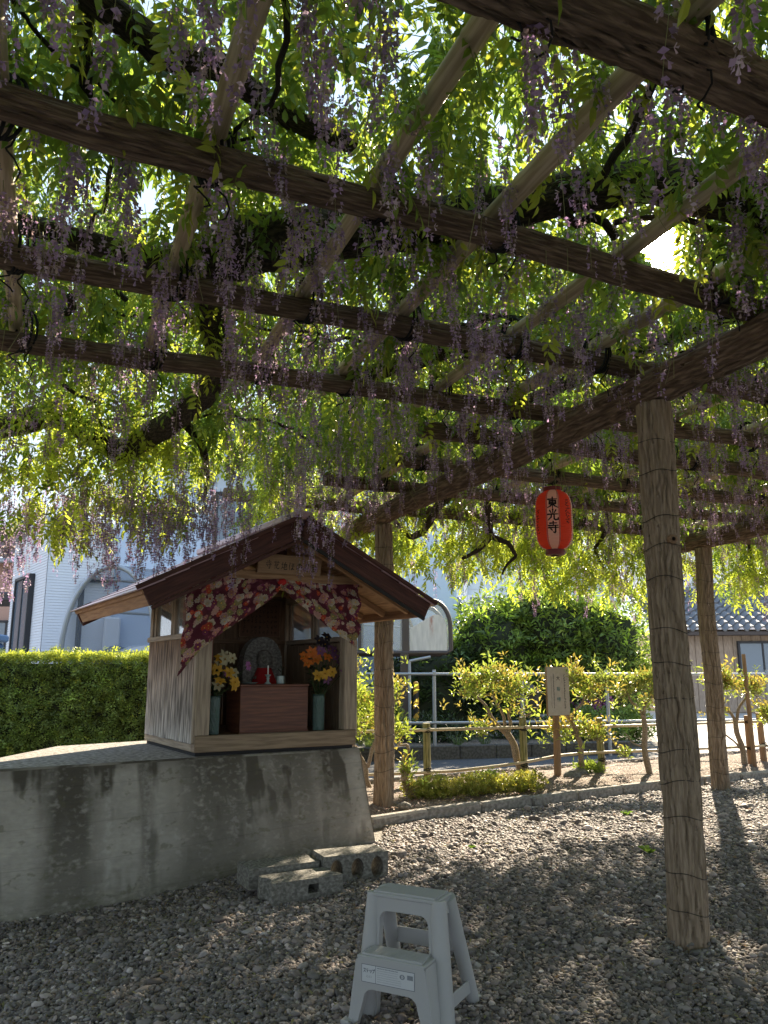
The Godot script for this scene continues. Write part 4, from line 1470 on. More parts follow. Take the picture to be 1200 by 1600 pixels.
func crown(parent: Node, called: String, shape: Mesh, balls: Array, n: int, tint: Color, vary: float, size := 1.0, gap := 0.0, young := Color(0, 0, 0), young_share := 0.0, loose := 0.0) -> void:
	var total := 0.0
	for b in balls:
		total += b[1].x * b[1].y * b[1].z
	var places := []
	var tints := []
	var nz := noise(3.2, 2, FastNoiseLite.TYPE_SIMPLEX_SMOOTH, 17)
	for b in balls:
		for i in int(n * b[1].x * b[1].y * b[1].z / total):
			var d := Vector3(rng.randfn(), rng.randfn(), rng.randfn()).normalized()
			var rr := pow(rng.randf(), 0.42) if loose == 0.0 else absf(rng.randfn(0.0, loose)) + 0.2
			var p: Vector3 = b[0] + d * rr * b[1] * (1.0 + 0.42 * nz.get_noise_3dv(b[0] * 2.0 + d * 0.8))
			if nz.get_noise_3dv(p) < gap - 0.5:
				continue
			var k := size * rng.randf_range(0.7, 1.25)
			places.append(Transform3D(Basis.from_euler(Vector3(rng.randfn(0, 0.5), rng.randf() * TAU, rng.randfn(0, 0.5))).scaled(Vector3(k, k, k)), p))
			var c := tint
			if rng.randf() < young_share * clampf(0.4 + d.y + rr, 0.1, 1.6):
				c = young
			tints.append(c * exp(rng.randfn(0, vary)))
	many(called, shape, M.bush_leaf, places, tints, parent)

func limb(m: MB, from: Vector3, to: Vector3, r0: float, r1: float, wig := 0.05, n := 9, sides := 9) -> void:
	var pts := []
	var rad := []
	var a := rng.randf() * 10.0
	for i in n:
		var f := float(i) / (n - 1)
		var o := Vector3(sin(a + f * 6.0), 0.4 * sin(a * 2.0 + f * 5.0), cos(a * 1.3 + f * 5.0)) * wig * sin(f * PI)
		pts.append(from.lerp(to, f) + o)
		rad.append(lerpf(r0, r1, f) * (1.0 + 0.06 * sin(a + i * 2.3)))
	m.tube(pts, rad, sides, 1.0, true)

func small_tree(called: String, label: String, at: Vector3, limbs: Array, balls: Array, n: int, shape: Mesh, tint: Color, young: Color, share: float) -> void:
	var t := thing(called, label, "small tree", at, 0.0, "young pruned trees along the fence")
	for i in limbs.size():
		var l = limbs[i]
		var m := MB.new()
		limb(m, l[0], l[1], l[2], l[3], 0.03)
		put("trunk" if i == 0 else "branch", m, M.trunk, t)
	# thin twigs out into the leaves
	var tw := MB.new()
	for b in balls:
		for i in 9:
			var d := Vector3(rng.randfn(), rng.randfn() * 0.8, rng.randfn()).normalized()
			limb(tw, b[0] - Vector3(0, b[1].y * 0.4, 0), b[0] + d * b[1] * 0.9, 0.004, 0.0018, 0.02, 6, 5)
	put("twig_spray", tw, M.trunk, t)
	crown(t, "foliage", shape, balls, int(n * 0.6), tint * 1.4, 0.28, 1.1, 0.15, young, share, 0.66)

# ------------------------------------------------------------------ planting bed, bamboo fence, sign, small trees
func kerb_line(u: float) -> Vector2:
	var a := Vector2(-0.069, 6.033)
	var pts := [a, Vector2(0.494, 6.47), Vector2(2.405, 7.80), Vector2(4.044, 8.76), Vector2(7.5, 10.9)]
	var d := u
	for i in pts.size() - 1:
		var l: float = pts[i].distance_to(pts[i + 1])
		if d <= l or i == pts.size() - 2:
			return pts[i].lerp(pts[i + 1], d / l)
		d -= l
	return pts[-1]

func bed() -> void:
	# soil between the kerb and the road
	var rows := []
	var nz := noise(1.6, 3, FastNoiseLite.TYPE_SIMPLEX_SMOOTH, 27)
	var far_line := func(u: float) -> Vector2:
		return Vector2(-0.9, 7.55).lerp(Vector2(7.1, 12.35), u / 9.0)
	for i in 9:
		var f := i / 8.0
		var line := PackedVector3Array()
		for j in 80:
			var u := j * 9.0 / 79.0
			var k: Vector2 = kerb_line(u)
			var q: Vector2 = (k + Vector2(-0.03, 0.06)).lerp(far_line.call(u), f)
			line.append(P(q.x, 0.035 + 0.05 * sin(f * PI) + 0.025 * nz.get_noise_2d(q.x, q.y), q.y))
		rows.append(line)
	var b := MB.new()
	b.grid(rows, false)
	tag(put("planting_bed", b, M.soil), "", "", "", "structure")
	# kerb of edging stones
	var kerb := Node3D.new()
	kerb.name = "kerb"
	add_child(kerb)
	tag(kerb, "low rough concrete kerb between the gravel and the planting bed", "kerb", "", "structure")
	var u := -0.12
	while u < 8.6:
		var ln := 0.58 + rng.randf_range(-0.04, 0.04)
		var a := kerb_line(maxf(u, 0.0))
		var e := kerb_line(u + ln)
		var mid := (a + e) * 0.5
		var ang := atan2(e.y - a.y, e.x - a.x)
		var st := box_part("edging_stone", P(mid.x, 0.028 + rng.randf_range(-0.006, 0.006), mid.y), Vector3(ln - 0.012, 0.10, 0.085), M.kerb, kerb, 0.014)
		st.mesh = null
		var kb := MB.new()
		kb.box(Vector3.ZERO, Vector3(ln - 0.012, 0.10, 0.085), 0.016)
		st.mesh = kb.mesh()
		st.set_surface_override_material(0, M.kerb)
		st.position = P(mid.x, 0.028 + rng.randf_range(-0.008, 0.006), mid.y)
		st.rotation = Vector3(rng.randfn(0, 0.02), ang, rng.randfn(0, 0.012))
		u += ln
	# litter on the bed
	var lf := leaf_cluster(3, 0.03, 0.014, 0.02, 0.1, 5)
	var places := []
	var tints := []
	for i in 2600:
		var uu := rng.randf() * 8.6
		var k := kerb_line(uu)
		var q := (k + Vector2(-0.03, 0.06)).lerp(far_line.call(uu), rng.randf())
		var s := rng.randf_range(0.5, 1.0)
		places.append(Transform3D(Basis.from_euler(Vector3(rng.randfn(0, 0.2), rng.randf() * TAU, rng.randfn(0, 0.2))).scaled(Vector3(s, s * 0.5, s)), P(q.x, 0.085, q.y)))
		tints.append([Color(0.40, 0.24, 0.14), Color(0.28, 0.15, 0.08), Color(0.46, 0.34, 0.22), Color(0.34, 0.13, 0.08)][rng.randi() % 4] * rng.randf_range(0.6, 1.1))
	tag(many("fallen_leaves", lf, M.petal, places, tints), "reddish brown fallen leaves lying over the soil of the bed", "fallen leaves", "", "stuff")
	# bamboo fence
	var f := thing("bamboo_fence", "low fence of green bamboo posts with two pale split bamboo rails along the road", "fence")
	var posts := [[-1.3, 7.65, 0.60], [0.42, 8.03, 0.60], [1.40, 8.26, 0.645], [2.262, 8.594, 0.62], [3.15, 9.0, 0.61], [4.18, 9.42, 0.60], [4.42, 9.62, 0.62], [5.6, 10.4, 0.6]]
	for i in posts.size():
		var p = posts[i]
		var m := MB.new()
		var pts := []
		var rad := []
		var lean := Vector3(rng.randf_range(-0.03, 0.0), 0, 0)
		for j in 32:
			var y: float = -0.05 + (p[2] + 0.05) * j / 31.0
			pts.append(P(p[0], y, p[1]) + lean * y)
			rad.append(0.036 * (1.0 + 0.09 * exp(-pow((fposmod(y + i * 0.07, 0.21) - 0.1) / 0.008, 2.0))))
		m.tube(pts, rad, 16)
		put("bamboo_post", m, M.green_bamboo if i < 4 else M.stake_wood, f)
		var tie := MB.new()
		for y in [0.145 + 0.02 * i, 0.535]:
			for w in 3:
				var ring := []
				var rr := []
				for j in 13:
					var a := TAU * j / 12.0
					ring.append(P(p[0] + cos(a) * 0.036, y + 0.008 * (w - 1) + 0.012 * sin(a + w), p[1] + sin(a) * 0.05 - 0.01))
					rr.append(0.0045)
				tie.tube(ring, rr, 5, 1.0, false)
			tie.tube([P(p[0] + 0.02, y, p[1] - 0.05), P(p[0] + 0.035, y - 0.03, p[1] - 0.05), P(p[0] + 0.028, y - 0.07, p[1] - 0.05)], [0.004, 0.003, 0.002], 5)
		put("rope_tie", tie, M.rope, f)
	for k in [[[-1.4, 0.13], [0.42, 0.142], [0.9, 0.165], [1.40, 0.212], [1.8, 0.262], [2.262, 0.275], [3.15, 0.262], [4.42, 0.25], [5.7, 0.22]], [[-1.4, 0.52], [0.42, 0.538], [1.40, 0.548], [2.262, 0.535], [3.15, 0.53], [4.42, 0.525], [5.7, 0.51]]]:
		var crv := Curve3D.new()
		for q in k:
			var z := 0.0
			for i in posts.size() - 1:
				if q[0] <= posts[i + 1][0] or i == posts.size() - 2:
					z = lerpf(posts[i][1], posts[i + 1][1], (q[0] - posts[i][0]) / (posts[i + 1][0] - posts[i][0]))
					break
			crv.add_point(P(q[0], q[1], z - 0.045))
		for i in crv.point_count:
			var a := crv.get_point_position(maxi(i - 1, 0))
			var e := crv.get_point_position(mini(i + 1, crv.point_count - 1))
			crv.set_point_in(i, (a - e) * 0.16)
			crv.set_point_out(i, (e - a) * 0.16)
		var ln := crv.get_baked_length()
		var m := MB.new()
		var pts := []
		var rad := []
		for j in 150:
			pts.append(crv.sample_baked(ln * j / 149.0))
			var dd := fposmod(ln * j / 149.0, 0.34) - 0.17
			rad.append(0.0145 * (1.0 + 0.12 * exp(-dd * dd / 0.0003)))
		m.tube(pts, rad, 10)
		put("bamboo_rail", m, M.fence_bamboo, f)
	# tall stakes at the right
	for k in [[4.13, 9.22, 1.26, 0.024, M.stake_wood, "tall dark wooden stake supporting the young tree at the far right", 0.0]]:
		var t := thing("stake", k[5], "stake", P(k[0], 0.03, k[1]))
		var m := MB.new()
		m.tube([Vector3(0, -0.05, 0), Vector3(-0.01, k[2] * 0.5, 0), Vector3(-0.02, k[2], 0)], [k[3], k[3], k[3] * 0.9], 12)
		put("shaft", m, k[4], t)
	# notice board
	var s := thing("notice_board", "weathered white notice board with vertical lettering on a brown wooden stake", "sign", P(1.755, 0.05, 8.27), 0.42)
	var sp := MB.new()
	sp.tube([Vector3(-0.01, -0.1, -0.03), Vector3(0.0, 0.4, -0.028), Vector3(0.0, 1.0, -0.028)], [0.037, 0.035, 0.033], 14)
	put("stake", sp, M.stake_wood, s)
	box_part("board", Vector3(0, 0.85, 0.015), Vector3(0.275, 0.485, 0.026), M.stake_wood, s, 0.004)
	box_part("face_sheet", Vector3(0, 0.85, 0.030), Vector3(0.268, 0.478, 0.004), mat(0.40, 0.36, 0.30, 0.7), s, 0.001)
	var im := Image.create_empty(270, 480, false, Image.FORMAT_RGB8)
	var wn := noise(0.015, 4, FastNoiseLite.TYPE_SIMPLEX_SMOOTH, 33)
	for y in 480:
		for x in 270:
			var k := 1.0 + 0.12 * wn.get_noise_2d(x, y)
			im.set_pixel(x, y, lin(0.42 * k, 0.375 * k, 0.315 * k))
	var ink := lin(0.03, 0.03, 0.035)
	var teal := lin(0.05, 0.13, 0.13)
	glyph(im, BIG, Vector2(112, 88), Vector2(46, 46), 6, ink)
	glyph(im, WISTERIA, Vector2(112, 196), Vector2(46, 46), 5, teal)
	glyph(im, SHELF, Vector2(112, 300), Vector2(46, 46), 5, teal)
	var r2 := RandomNumberGenerator.new()
	r2.seed = 12
	for c in [[206, 70, 13, 24, 20, 4.4, ink], [72, 64, 22, 14, 13, 2.8, ink], [44, 90, 26, 11, 11, 1.8, ink.lerp(lin(0.42, 0.375, 0.315), 0.25)], [176, 110, 3, 14, 10, 2.0, lin(0.3, 0.2, 0.2)], [176, 214, 4, 12, 10, 2.0, lin(0.3, 0.2, 0.2)]]:
		for i in c[2]:
			var at := Vector2(c[0], c[1] + i * (c[3] * 1.12 if c[2] > 4 else c[3] * 1.2))
			for q in 4:
				var a := at + Vector2(r2.randf() * c[4] * 0.4, (q + r2.randf()) * c[4] * 0.22)
				stroke(im, [a, a + (Vector2(c[4] * r2.randf_range(0.4, 0.8), 0) if q % 2 == 0 else Vector2(r2.randf_range(-2, 2), c[4] * 0.6))], c[5], c[6])
	var fb := MB.new()
	fb.quad(Vector3(-0.132, 0.613, 0.0328), Vector3(0.132, 0.613, 0.0328), Vector3(0.132, 1.087, 0.0328), Vector3(-0.132, 1.087, 0.0328), Vector3(0, 0, 1), Vector2(0, 1), Vector2(1, 1), Vector2(1, 0), Vector2(0, 0))
	put("lettering", fb, tmat(ImageTexture.create_from_image(im), Vector3.ONE, 0.7), s)
	# stones at its foot
	for k in [[1.86, 8.20, 0.085, 0.055, "dark rounded stone at the foot of the notice board, the nearer one"], [1.97, 8.36, 0.10, 0.06, "dark stone behind the rounded one at the notice board"], [0.16, 6.42, 0.05, 0.03, "small pale stone on the bed beside the shrine side post"]]:
		var m := MB.new()
		m.blob(Vector3.ZERO, Vector3(k[2], k[3], k[2] * 0.8), noise(1.5), 0.3, 9, 14)
		var o := put("stone", m, M.block)
		o.position = P(k[0], 0.08, k[1])
		tag(o, k[4], "stone", "stones in the planting bed")
	# pruned young trees
	var lc := leaf_cluster(7, 0.058, 0.025, 0.085, 0.9, 3)
	var g := Color(0.20, 0.25, 0.055)
	var y := Color(0.38, 0.31, 0.09)
	small_tree("young_tree", "leaning young tree with a forked pale trunk left of the notice board", P(1.45, 0.04, 8.35), [[Vector3(0.02, -0.05, 0), Vector3(-0.20, 0.44, 0), 0.042, 0.034], [Vector3(-0.18, 0.40, 0), Vector3(-0.50, 0.80, 0.05), 0.028, 0.012], [Vector3(-0.20, 0.42, 0), Vector3(-0.12, 0.75, -0.06), 0.022, 0.010], [Vector3(-0.2, 0.43, 0), Vector3(-0.33, 0.86, -0.03), 0.020, 0.010]],
		[[Vector3(-0.52, 0.92, 0.0), Vector3(0.25, 0.20, 0.2)], [Vector3(-0.12, 0.88, 0.0), Vector3(0.24, 0.18, 0.2)], [Vector3(-0.32, 1.02, 0.0), Vector3(0.18, 0.14, 0.16)], [Vector3(-0.46, 0.48, 0.04), Vector3(0.16, 0.10, 0.12)], [Vector3(-0.02, 0.66, 0.0), Vector3(0.13, 0.12, 0.12)]], 520, lc, g, y, 0.35)
	small_tree("young_tree", "young tree with two leafy tiers just behind the notice board", P(2.06, 0.04, 8.40), [[Vector3(0.0, -0.05, 0), Vector3(-0.10, 0.48, 0), 0.032, 0.024], [Vector3(-0.10, 0.46, 0), Vector3(-0.26, 0.90, 0), 0.022, 0.012], [Vector3(-0.14, 0.55, 0), Vector3(0.02, 0.86, 0), 0.016, 0.009]],
		[[Vector3(-0.10, 0.99, 0), Vector3(0.26, 0.15, 0.18)], [Vector3(0.06, 0.86, 0), Vector3(0.18, 0.11, 0.15)], [Vector3(-0.16, 0.47, 0.02), Vector3(0.32, 0.13, 0.18)], [Vector3(0.12, 0.42, 0.02), Vector3(0.16, 0.09, 0.12)]], 400, lc, g, y, 0.45)
	small_tree("young_tree", "young tree with a fine leafed grey green crown left of the nearest post", P(2.72, 0.04, 8.50), [[Vector3(0.0, -0.05, 0), Vector3(-0.03, 0.62, 0), 0.034, 0.026], [Vector3(-0.02, 0.25, 0), Vector3(-0.22, 0.42, 0), 0.010, 0.005], [Vector3(-0.03, 0.58, 0), Vector3(-0.20, 0.90, 0), 0.018, 0.010], [Vector3(-0.03, 0.58, 0), Vector3(0.12, 0.95, 0), 0.018, 0.010]],
		[[Vector3(-0.20, 0.88, 0), Vector3(0.22, 0.19, 0.18)], [Vector3(0.06, 0.92, 0), Vector3(0.22, 0.20, 0.18)], [Vector3(-0.42, 0.96, 0), Vector3(0.16, 0.10, 0.12)], [Vector3(-0.24, 0.22, 0), Vector3(0.10, 0.08, 0.08)]], 420, lc, Color(0.19, 0.23, 0.065), y, 0.12)
	small_tree("young_tree", "young tree tied to the tall dark stake at the right edge", P(4.08, 0.04, 9.35), [[Vector3(0.0, -0.05, 0), Vector3(-0.07, 0.50, 0), 0.036, 0.028], [Vector3(-0.07, 0.48, 0), Vector3(-0.28, 0.86, 0), 0.020, 0.010], [Vector3(-0.07, 0.48, 0), Vector3(0.10, 0.84, 0), 0.020, 0.010], [Vector3(-0.05, 0.2, 0), Vector3(-0.3, 0.55, 0), 0.012, 0.006]],
		[[Vector3(-0.18, 0.94, 0), Vector3(0.24, 0.19, 0.2)], [Vector3(0.16, 0.86, 0), Vector3(0.22, 0.14, 0.18)], [Vector3(0.30, 0.58, 0), Vector3(0.2, 0.13, 0.15)], [Vector3(-0.24, 0.6, 0), Vector3(0.12, 0.1, 0.1)]], 440, lc, g, y, 0.4)
	small_tree("young_tree", "young leafy tree seen between the shrine and its side post", P(-0.25, 0.04, 7.55), [[Vector3(0.15, -0.05, 0), Vector3(-0.02, 0.38, 0), 0.036, 0.026], [Vector3(-0.02, 0.36, 0), Vector3(-0.14, 0.85, 0), 0.020, 0.010], [Vector3(0.1, 0.2, 0), Vector3(0.35, 0.8, 0), 0.020, 0.010]],
		[[Vector3(-0.16, 0.98, 0), Vector3(0.24, 0.26, 0.2)], [Vector3(0.05, 0.68, 0), Vector3(0.26, 0.24, 0.2)], [Vector3(0.36, 0.86, 0), Vector3(0.14, 0.2, 0.14)], [Vector3(0.34, 0.5, 0), Vector3(0.2, 0.12, 0.14)]], 560, lc, Color(0.23, 0.28, 0.055), y, 0.25)
	small_tree("old_stump", "short broken grey stump with a few leaves right of the shrine side post", P(0.225, 0.04, 6.90), [[Vector3(0.02, -0.05, 0), Vector3(-0.05, 0.30, 0), 0.045, 0.026], [Vector3(-0.05, 0.28, 0), Vector3(-0.03, 0.45, 0), 0.016, 0.012], [Vector3(-0.03, 0.44, 0), Vector3(-0.10, 0.48, 0), 0.012, 0.008]],
		[[Vector3(-0.03, 0.26, 0.04), Vector3(0.07, 0.12, 0.06)], [Vector3(-0.02, 0.10, 0.05), Vector3(0.06, 0.08, 0.05)]], 40, lc, g, y, 0.3)
	# low yellow green shrub and little plants
	var gc := leaf_cluster(9, 0.024, 0.011, 0.03, 0.9, 7)
	var sh := thing("low_shrub", "low spreading yellow green shrub on the bed behind the kerb", "shrub", P(0.72, 0.06, 7.15), 0.0)
	var balls := []
	for i in 9:
		balls.append([Vector3(-0.42 + i * 0.125, 0.05 + 0.02 * sin(i * 2.0), 0.18 - i * 0.062), Vector3(0.17, 0.095 + 0.02 * sin(i * 1.7), 0.17)])
	crown(sh, "foliage", gc, balls, 2300, Color(0.34, 0.36, 0.07), 0.22, 1.0, 0.0, Color(0.45, 0.40, 0.10), 0.25)
	for k in [[2.02, 8.44, 0.10, "small bright green herb at the foot of the notice board tree"], [2.16, 8.45, 0.08, "small yellow green herb beside the third bamboo post"], [0.98, 7.75, 0.10, "grey green herb with long leaves right behind the low shrub"]]:
		var t := thing("herb", k[3], "plant", P(k[0], 0.06, k[1]))
		crown(t, "foliage", lc, [[Vector3(0, k[2] * 0.6, 0), Vector3(k[2], k[2] * 0.7, k[2])]], 26, Color(0.26, 0.34, 0.07), 0.2)

# ------------------------------------------------------------------ road and what stands along it
func sheet(called: String, pts: Array, y: float, m: Material) -> MeshInstance3D:
	var b := MB.new()
	var o := PackedVector2Array()
	for p in pts:
		o.append(p)
	var t := Geometry2D.triangulate_polygon(o)
	for i in range(0, t.size(), 3):
		b.tri(P(o[t[i]].x, y, o[t[i]].y), P(o[t[i + 1]].x, y, o[t[i + 1]].y), P(o[t[i + 2]].x, y, o[t[i + 2]].y), Vector3.UP, Vector3.UP, Vector3.UP, o[t[i]], o[t[i + 1]], o[t[i + 2]])
	return put(called, b, m)

func pipe(m: MB, a: Vector3, b: Vector3, r: float, sides := 10) -> void:
	m.tube([a, a.lerp(b, 0.5), b], [r, r, r], sides)

func street() -> void:
	tag(sheet("road", [Vector2(-9, 7.75), Vector2(-0.9, 7.70), Vector2(0.25, 8.30), Vector2(3.07, 9.96), Vector2(3.5, 10.4), Vector2(3.3, 11.16), Vector2(0, 10.30), Vector2(-9, 9.2)], 0.003, M.asphalt), "", "", "", "structure")
	tag(sheet("planting_strip", [Vector2(-9, 9.25), Vector2(0, 10.36), Vector2(3.3, 11.22), Vector2(3.4, 12.6), Vector2(0, 12.4), Vector2(-9, 12.0)], 0.13, M.soil), "", "", "", "structure")
	tag(sheet("gravel_lot", [Vector2(3.6, 10.5), Vector2(7.4, 12.6), Vector2(40, 24), Vector2(40, 40), Vector2(4.2, 40), Vector2(4.6, 14)], 0.004, tmat(ntex(noise(0.1, 3, FastNoiseLite.TYPE_CELLULAR, 66), [[0.0, 0.34, 0.32, 0.29], [1.0, 0.52, 0.49, 0.45]]), Vector3(0.6, 0.6, 0.6), 0.95, true)), "", "", "", "structure")
	# roadside edging
	var kerb := Node3D.new()
	kerb.name = "road_kerb"
	add_child(kerb)
	tag(kerb, "dark concrete kerb on the far side of the road", "kerb", "", "structure")
	var a := Vector2(-6.0, 9.57)
	for i in 17:
		var p := Vector2(-6.0, 9.57).lerp(Vector2(0, 10.33), (i + 0.5) / 10.0) if i < 10 else Vector2(0, 10.33).lerp(Vector2(3.35, 11.2), (i - 9.5) / 7.0)
		var ang := atan2(0.76, 6.0) if i < 10 else atan2(0.87, 3.35)
		var st := MeshInstance3D.new()
		var kb := MB.new()
		kb.box(Vector3.ZERO, Vector3(0.596 if i < 10 else 0.488, 0.19, 0.12), 0.012)
		st = put("kerb_stone", kb, M.dark_kerb, kerb)
		st.position = P(p.x, 0.075, p.y)
		st.rotation.y = ang
	a = Vector2.ZERO
	for i in 20:
		var p := Vector2(-0.9, 7.68).lerp(Vector2(7.1, 12.42), (i + 0.5) / 20.0)
		var kb := MB.new()
		kb.box(Vector3.ZERO, Vector3(0.455, 0.07, 0.07), 0.01)
		var st := put("flush_stone", kb, M.kerb, kerb)
		st.position = P(p.x, 0.03, p.y)
		st.rotation.y = atan2(4.74, 8.0)
	# galvanised pipe fence
	var f := thing("pipe_fence", "galvanised steel pipe fence with three rails behind the road", "fence")
	var x0 := -5.2
	for i in 10:
		var x := x0 + i * 1.17
		var z := 10.45 + (x - 0.13) * 0.16
		var m := MB.new()
		pipe(m, P(x, 0.0, z), P(x, 1.12, z), 0.024)
		put("pipe_post", m, M.galv, f)
		var c := MB.new()
		c.box(P(x, 1.07, z - 0.01), Vector3(0.05, 0.06, 0.06), 0.01)
		put("clamp", c, M.galv, f)
	for y in [1.07, 0.455]:
		var m := MB.new()
		pipe(m, P(x0 - 0.3, y, 10.43 + (x0 - 0.43) * 0.16), P(5.6, y - 0.01, 10.43 + 5.47 * 0.16), 0.019)
		put("pipe_rail", m, M.galv, f)
	# two small metal posts farther right
	# black and yellow pole
	var yp := thing("striped_pole", "short yellow and black striped safety pole behind the pipe fence", "pole", P(0.485, 0.13, 12.3))
	var yb := MB.new()
	var yy := lin(0.62, 0.36, 0.04).srgb_to_linear()
	for i in 60:
		var y := i * 0.0128
		var line := []
		for k in 2:
			var row := PackedVector3Array()
			for j in 12:
				var an := TAU * j / 12.0
				row.append(Vector3(cos(an) * 0.042, y + k * 0.0128, sin(an) * 0.042))
			line.append(row)
		yb.grid(line, true)
	for k in yb.v.size():
		var p := yb.v[k]
		yb.c[k] = yy
	for k in range(0, yb.v.size(), 3):
		var p := (yb.v[k] + yb.v[k + 1] + yb.v[k + 2]) / 3.0
		var blk := fposmod(p.y / 0.20 + atan2(p.z, p.x) / TAU * 1.0, 1.0) < 0.5
		for q in 3:
			yb.c[k + q] = Color(0.012, 0.012, 0.012) if blk else yy
	var ym := StandardMaterial3D.new()
	ym.vertex_color_use_as_albedo = true
	ym.roughness = 0.5
	put("sleeve", yb, ym, yp)
	var tp := MB.new()
	tp.blob(Vector3(0, 0.785, 0), Vector3(0.045, 0.035, 0.045), null, 0, 6, 12)
	put("cap", tp, mat(0.62, 0.36, 0.05, 0.5), yp)
	# grass tufts on the strip
	var gr := [[0.55, 10.65, 0.34], [0.95, 10.62, 0.40], [1.32, 10.78, 0.36], [1.85, 10.9, 0.33], [2.3, 11.05, 0.3], [-0.2, 10.6, 0.35]]
	var gl := ["clump of long strappy grass behind the first bamboo post", "biggest clump of strappy grass arching over the road kerb", "clump of strappy grass right of the biggest clump", "clump of grass behind the second bamboo post", "clump of grass behind the notice board stake", "clump of grass behind the shrine side post"]
	for i in gr.size():
		var k = gr[i]
		var t := thing("grass_clump", gl[i], "grass", P(k[0], 0.12, k[1]), 0.0, "grass clumps along the far kerb")
		var b := MB.new()
		for j in 70:
			var an := rng.randf() * TAU
			var l: float = k[2] * rng.randf_range(0.6, 1.25)
			var d := Vector3(cos(an), 0, sin(an))
			var s := Vector3(-sin(an), 0, cos(an)) * 0.007
			b.col = Color(0.09, 0.13, 0.04) * rng.randf_range(0.7, 1.5)
			var prev := d * 0.02
			var spread := rng.randf_range(0.5, 1.1)
			for e in 5:
				var u := (e + 1) / 5.0
				var nx := d * (0.02 + l * u * spread * 0.7) + Vector3(0, l * (u * 1.15 - u * u * spread * 0.9), 0)
				b.flat(prev - s * (1.2 - u), prev + s * (1.2 - u), nx)
				prev = nx
		put("blades", b, M.bush_leaf, t)
	# low plants and flowers behind the rails
	var lc := leaf_cluster(8, 0.09, 0.035, 0.10, 0.5, 13)
	for k in [[2.95, 11.9, 0.55, 0.30, Color(0.16, 0.24, 0.05), "bright green low plants behind the pipe fence, right of the notice board"], [3.7, 12.5, 0.45, 0.28, Color(0.18, 0.25, 0.06), "bright green low plants left of the nearest post at road level"], [1.9, 12.2, 0.7, 0.28, Color(0.05, 0.08, 0.03), "dark low ground plants under the pipe fence"], [-0.3, 11.6, 0.8, 0.30, Color(0.10, 0.16, 0.04), "leafy low plants behind the shrine side post along the fence"], [0.7, 11.6, 0.6, 0.22, Color(0.05, 0.075, 0.03), "dark green low plants around the striped pole"]]:
		var t := thing("low_plants", k[5], "plants", P(k[0], 0.12, k[1]))
		crown(t, "foliage", lc, [[Vector3(0, k[3] * 0.6, 0), Vector3(k[2], k[3], 0.35)]], 190, k[4], 0.3)
	var fl := thing("flower_patch", "patch of small pink purple flowers behind the pipe fence", "flowers", P(3.35, 0.12, 13.4))
	crown(fl, "foliage", lc, [[Vector3(0, 0.28, 0), Vector3(0.5, 0.2, 0.3)]], 90, Color(0.14, 0.2, 0.06), 0.3)
	crown(fl, "blossom", leaf_cluster(8, 0.05, 0.04, 0.05, 0.3, 15), [[Vector3(0, 0.45, 0), Vector3(0.45, 0.12, 0.3)]], 110, Color(0.42, 0.16, 0.38), 0.3)
	# dark lidded pot on a pedestal, seen behind the second post
	var pot := thing("stone_urn", "dark lidded urn on a pale stone base behind the second bamboo post", "urn", P(2.22, 0.12, 12.6))
	var ub := MB.new()
	ub.lathe([Vector2(0.0, 0.33), Vector2(0.15, 0.33), Vector2(0.19, 0.55), Vector2(0.18, 0.63), Vector2(0.23, 0.66), Vector2(0.2, 0.70), Vector2(0.06, 0.80), Vector2(0.0, 0.82)], 24)
	put("urn_body", ub, mat(0.05, 0.042, 0.035, 0.6), pot)
	box_part("base_stone", Vector3(0.06, 0.16, 0), Vector3(0.5, 0.34, 0.36), M.kerb, pot, 0.02)
	# hedge on the left
	var h := thing("clipped_hedge", "clipped rectangular green hedge behind the plinth on the left", "hedge", P(-3.9, 0, 7.6), 0.06)
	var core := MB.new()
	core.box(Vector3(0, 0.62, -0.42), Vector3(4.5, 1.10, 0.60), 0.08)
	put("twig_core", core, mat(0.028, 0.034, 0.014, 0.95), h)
	var hl := leaf_cluster(8, 0.030, 0.017, 0.035, 0.35, 21)
	var places := []
	var tints := []
	var hn := noise(1.5, 3, FastNoiseLite.TYPE_SIMPLEX_SMOOTH, 29)
	for i in 18500:
		var p: Vector3
		var side := rng.randf()
		var dep := absf(rng.randfn(0, 0.035))
		if side < 0.74:
			p = Vector3(rng.randf_range(-2.35, 2.3), rng.randf_range(-0.02, 1.26), -0.03 - dep)
		elif side < 0.96:
			p = Vector3(rng.randf_range(-2.35, 2.3), 1.255 - dep * 0.7, rng.randf_range(-0.82, -0.02))
		else:
			p = Vector3(2.3 - dep, rng.randf_range(0, 1.26), rng.randf_range(-0.82, -0.02))
		if hn.get_noise_3d(p.x * 4.5, p.y * 4.5, p.z * 4.5) > 0.30:
			continue
		p.z += 0.07 * hn.get_noise_2d(p.x * 1.2, p.y * 1.5) + 0.035 * hn.get_noise_2d(p.x * 5.0, p.y * 5.0)
		p.y += 0.035 * hn.get_noise_2d(p.x * 2.0, 9.0)
		if side >= 0.74 and side < 0.96 and rng.randf() < 0.06:
			p.y += rng.randf_range(0.02, 0.07)
		var k := rng.randf_range(0.7, 1.25)
		places.append(Transform3D(Basis.from_euler(Vector3(rng.randfn(0.6, 0.6), rng.randf() * TAU, rng.randfn(0, 0.5))).scaled(Vector3(k, k, k)), p))
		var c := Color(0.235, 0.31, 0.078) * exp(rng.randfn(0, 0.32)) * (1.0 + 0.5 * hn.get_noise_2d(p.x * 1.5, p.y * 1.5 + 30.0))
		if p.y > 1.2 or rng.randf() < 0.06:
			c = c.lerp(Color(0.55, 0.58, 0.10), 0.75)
		tints.append(c)
	many("foliage", hl, M.bush_leaf, places, tints, h)
